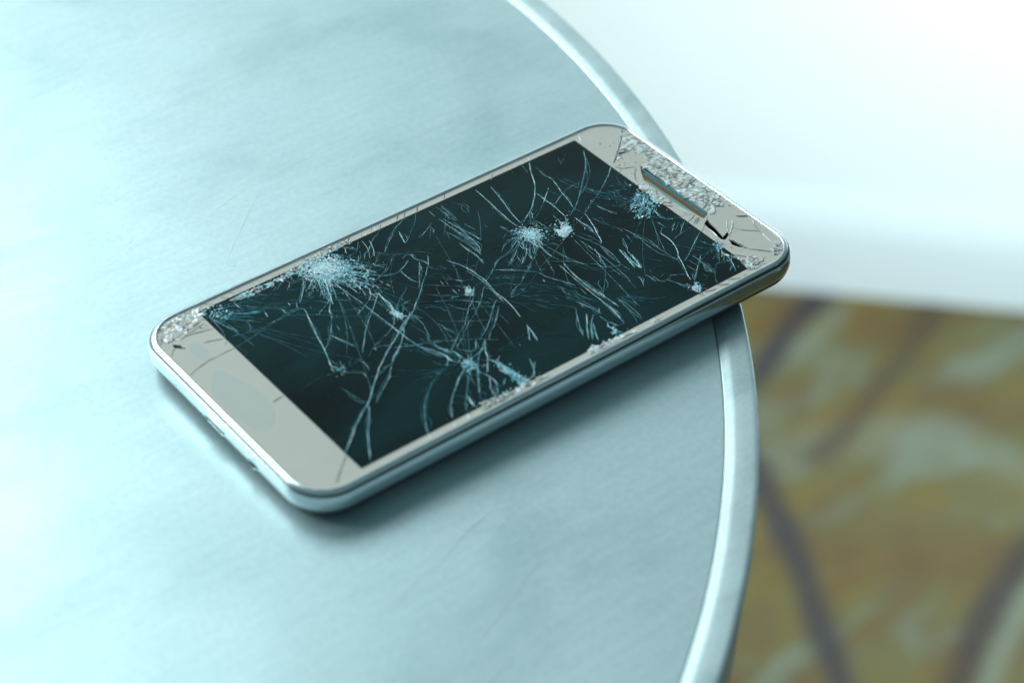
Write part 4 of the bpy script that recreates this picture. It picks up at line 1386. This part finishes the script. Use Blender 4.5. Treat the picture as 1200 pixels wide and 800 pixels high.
for _ in range(70):
    p = Vector((rng.uniform(-DX, DX), rng.uniform(-DY, DY)))
    if usable(p): chip(rng.choice('fft'), p, rng.uniform(0.06, 0.16))
for k, p in GLINTS:
    chip(k, p, rng.uniform(0.10, 0.30))
for kind in CHIP:
    vs, fs = CHIP[kind]
    if not vs: continue
    nm = {'W': "crushed_glass", 'G': "crumbled_glass", 'b': "bright_glass_chips", 't': "teal_glass_chips", 'B': "bezel_splinters", 'f': "dim_glass_chips"}[kind]
    mesh_obj(nm, vs, fs, CMAT[kind], phone, kind="stuff")

# bluish reflections on the lower bezel, painted as thin flat patches
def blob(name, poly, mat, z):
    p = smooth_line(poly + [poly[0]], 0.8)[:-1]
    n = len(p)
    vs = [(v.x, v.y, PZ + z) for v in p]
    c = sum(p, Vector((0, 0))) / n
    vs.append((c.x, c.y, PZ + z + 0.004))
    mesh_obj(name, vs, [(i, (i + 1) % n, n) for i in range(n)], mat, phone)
for s in REFLECTIONS:
    blob("painted_reflection", pairs(s), M_reflection, 0.05)

# earpiece opening: a torn slot with its copper grille, blue metal bar and exposed board
def build_slot():
    a = Vector(slot[0]); b = Vector(slot[4]); d = (b - a).normalized(); L = (b - a).length
    n = Vector((d.y, -d.x))
    if n.dot(slot[8] - a) < 0: n = -n
    def strip(name, o0, o1, z0, z1, mat, parent, e0=-1, e1=1, seg=1):
        vs, fs = [], []
        for i in range(seg + 1):
            t = -e0 + (L + e1 + e0) * i / seg
            for (o, z) in ((o0, z0), (o1, z1), (o1, -1.2), (o0, -1.2)):
                p = a + d * t + n * o
                vs.append((p.x, p.y, PZ + z))
        for i in range(seg):
            for q in range(4):
                fs.append((i * 4 + q, i * 4 + (q + 1) % 4, i * 4 + 4 + (q + 1) % 4, i * 4 + 4 + q))
        fs.append((0, 1, 2, 3)); fs.append((seg * 4 + 3, seg * 4 + 2, seg * 4 + 1, seg * 4))
        return mesh_obj(name, vs, fs, mat, parent)
    base = strip("earpiece", 0.0, 4.5, -0.62, -0.62, M_teal, phone)
    strip("earpiece_bar", 0.25, 0.75, -0.15, -0.22, M_bluebar, base)
    strip("earpiece_grille", 1.0, 2.2, -0.45, -0.5, M_copper, base)
build_slot()

# ports in the bottom edge of the frame
def slot_port(name, y, z, w, h, mat_in, proud=0.02, tongue=False):
    n = 20
    def ring(x, gw, gh):
        pts = []
        for i in range(n):
            a = 2 * math.pi * i / n
            cy = (w / 2 - h / 2) * (1 if math.cos(a) > 0 else -1)
            pts.append((x, y + cy + (h / 2 + gw) * math.cos(a), PZ + z + (h / 2 + gh) * math.sin(a)))
        return pts
    xo = -HL - 0.56 - proud
    r = ring(xo + 0.25, 0.18, 0.18) + ring(xo, 0.12, 0.12) + ring(xo, 0, 0) + ring(xo + 0.06, -0.02, -0.02)
    fs = []
    for k in range(3):
        for i in range(n):
            j = (i + 1) % n
            fs.append((k * n + i, k * n + j, (k + 1) * n + j, (k + 1) * n + i))
    ms = [0] * len(fs)
    fs.append(tuple(3 * n + i for i in range(n))); ms.append(1)
    o = mesh_obj(name, r, fs, [M_frame, mat_in], phone, fmat=ms)
    if tongue:
        b = [(xo + 0.03, y + sy * w * 0.3, PZ + z + sz * 0.25 + 0.15) for sy in (-1, 1) for sz in (-1, 1)] + [(xo + 0.2, y + sy * w * 0.3, PZ + z + sz * 0.25 + 0.15) for sy in (-1, 1) for sz in (-1, 1)]
        mesh_obj("port_tongue", b, [(0, 1, 3, 2), (4, 6, 7, 5), (0, 4, 5, 1), (2, 3, 7, 6), (0, 2, 6, 4), (1, 5, 7, 3)], M_tongue, o)
slot_port("charging_port", 1.2, -3.2, 7.6, 2.0, M_hole, tongue=True)
slot_port("headphone_jack", -14.0, -3.2, 3.4, 3.2, M_hole)
slot_port("microphone_hole", 17.3, -3.0, 0.9, 0.8, M_hole)
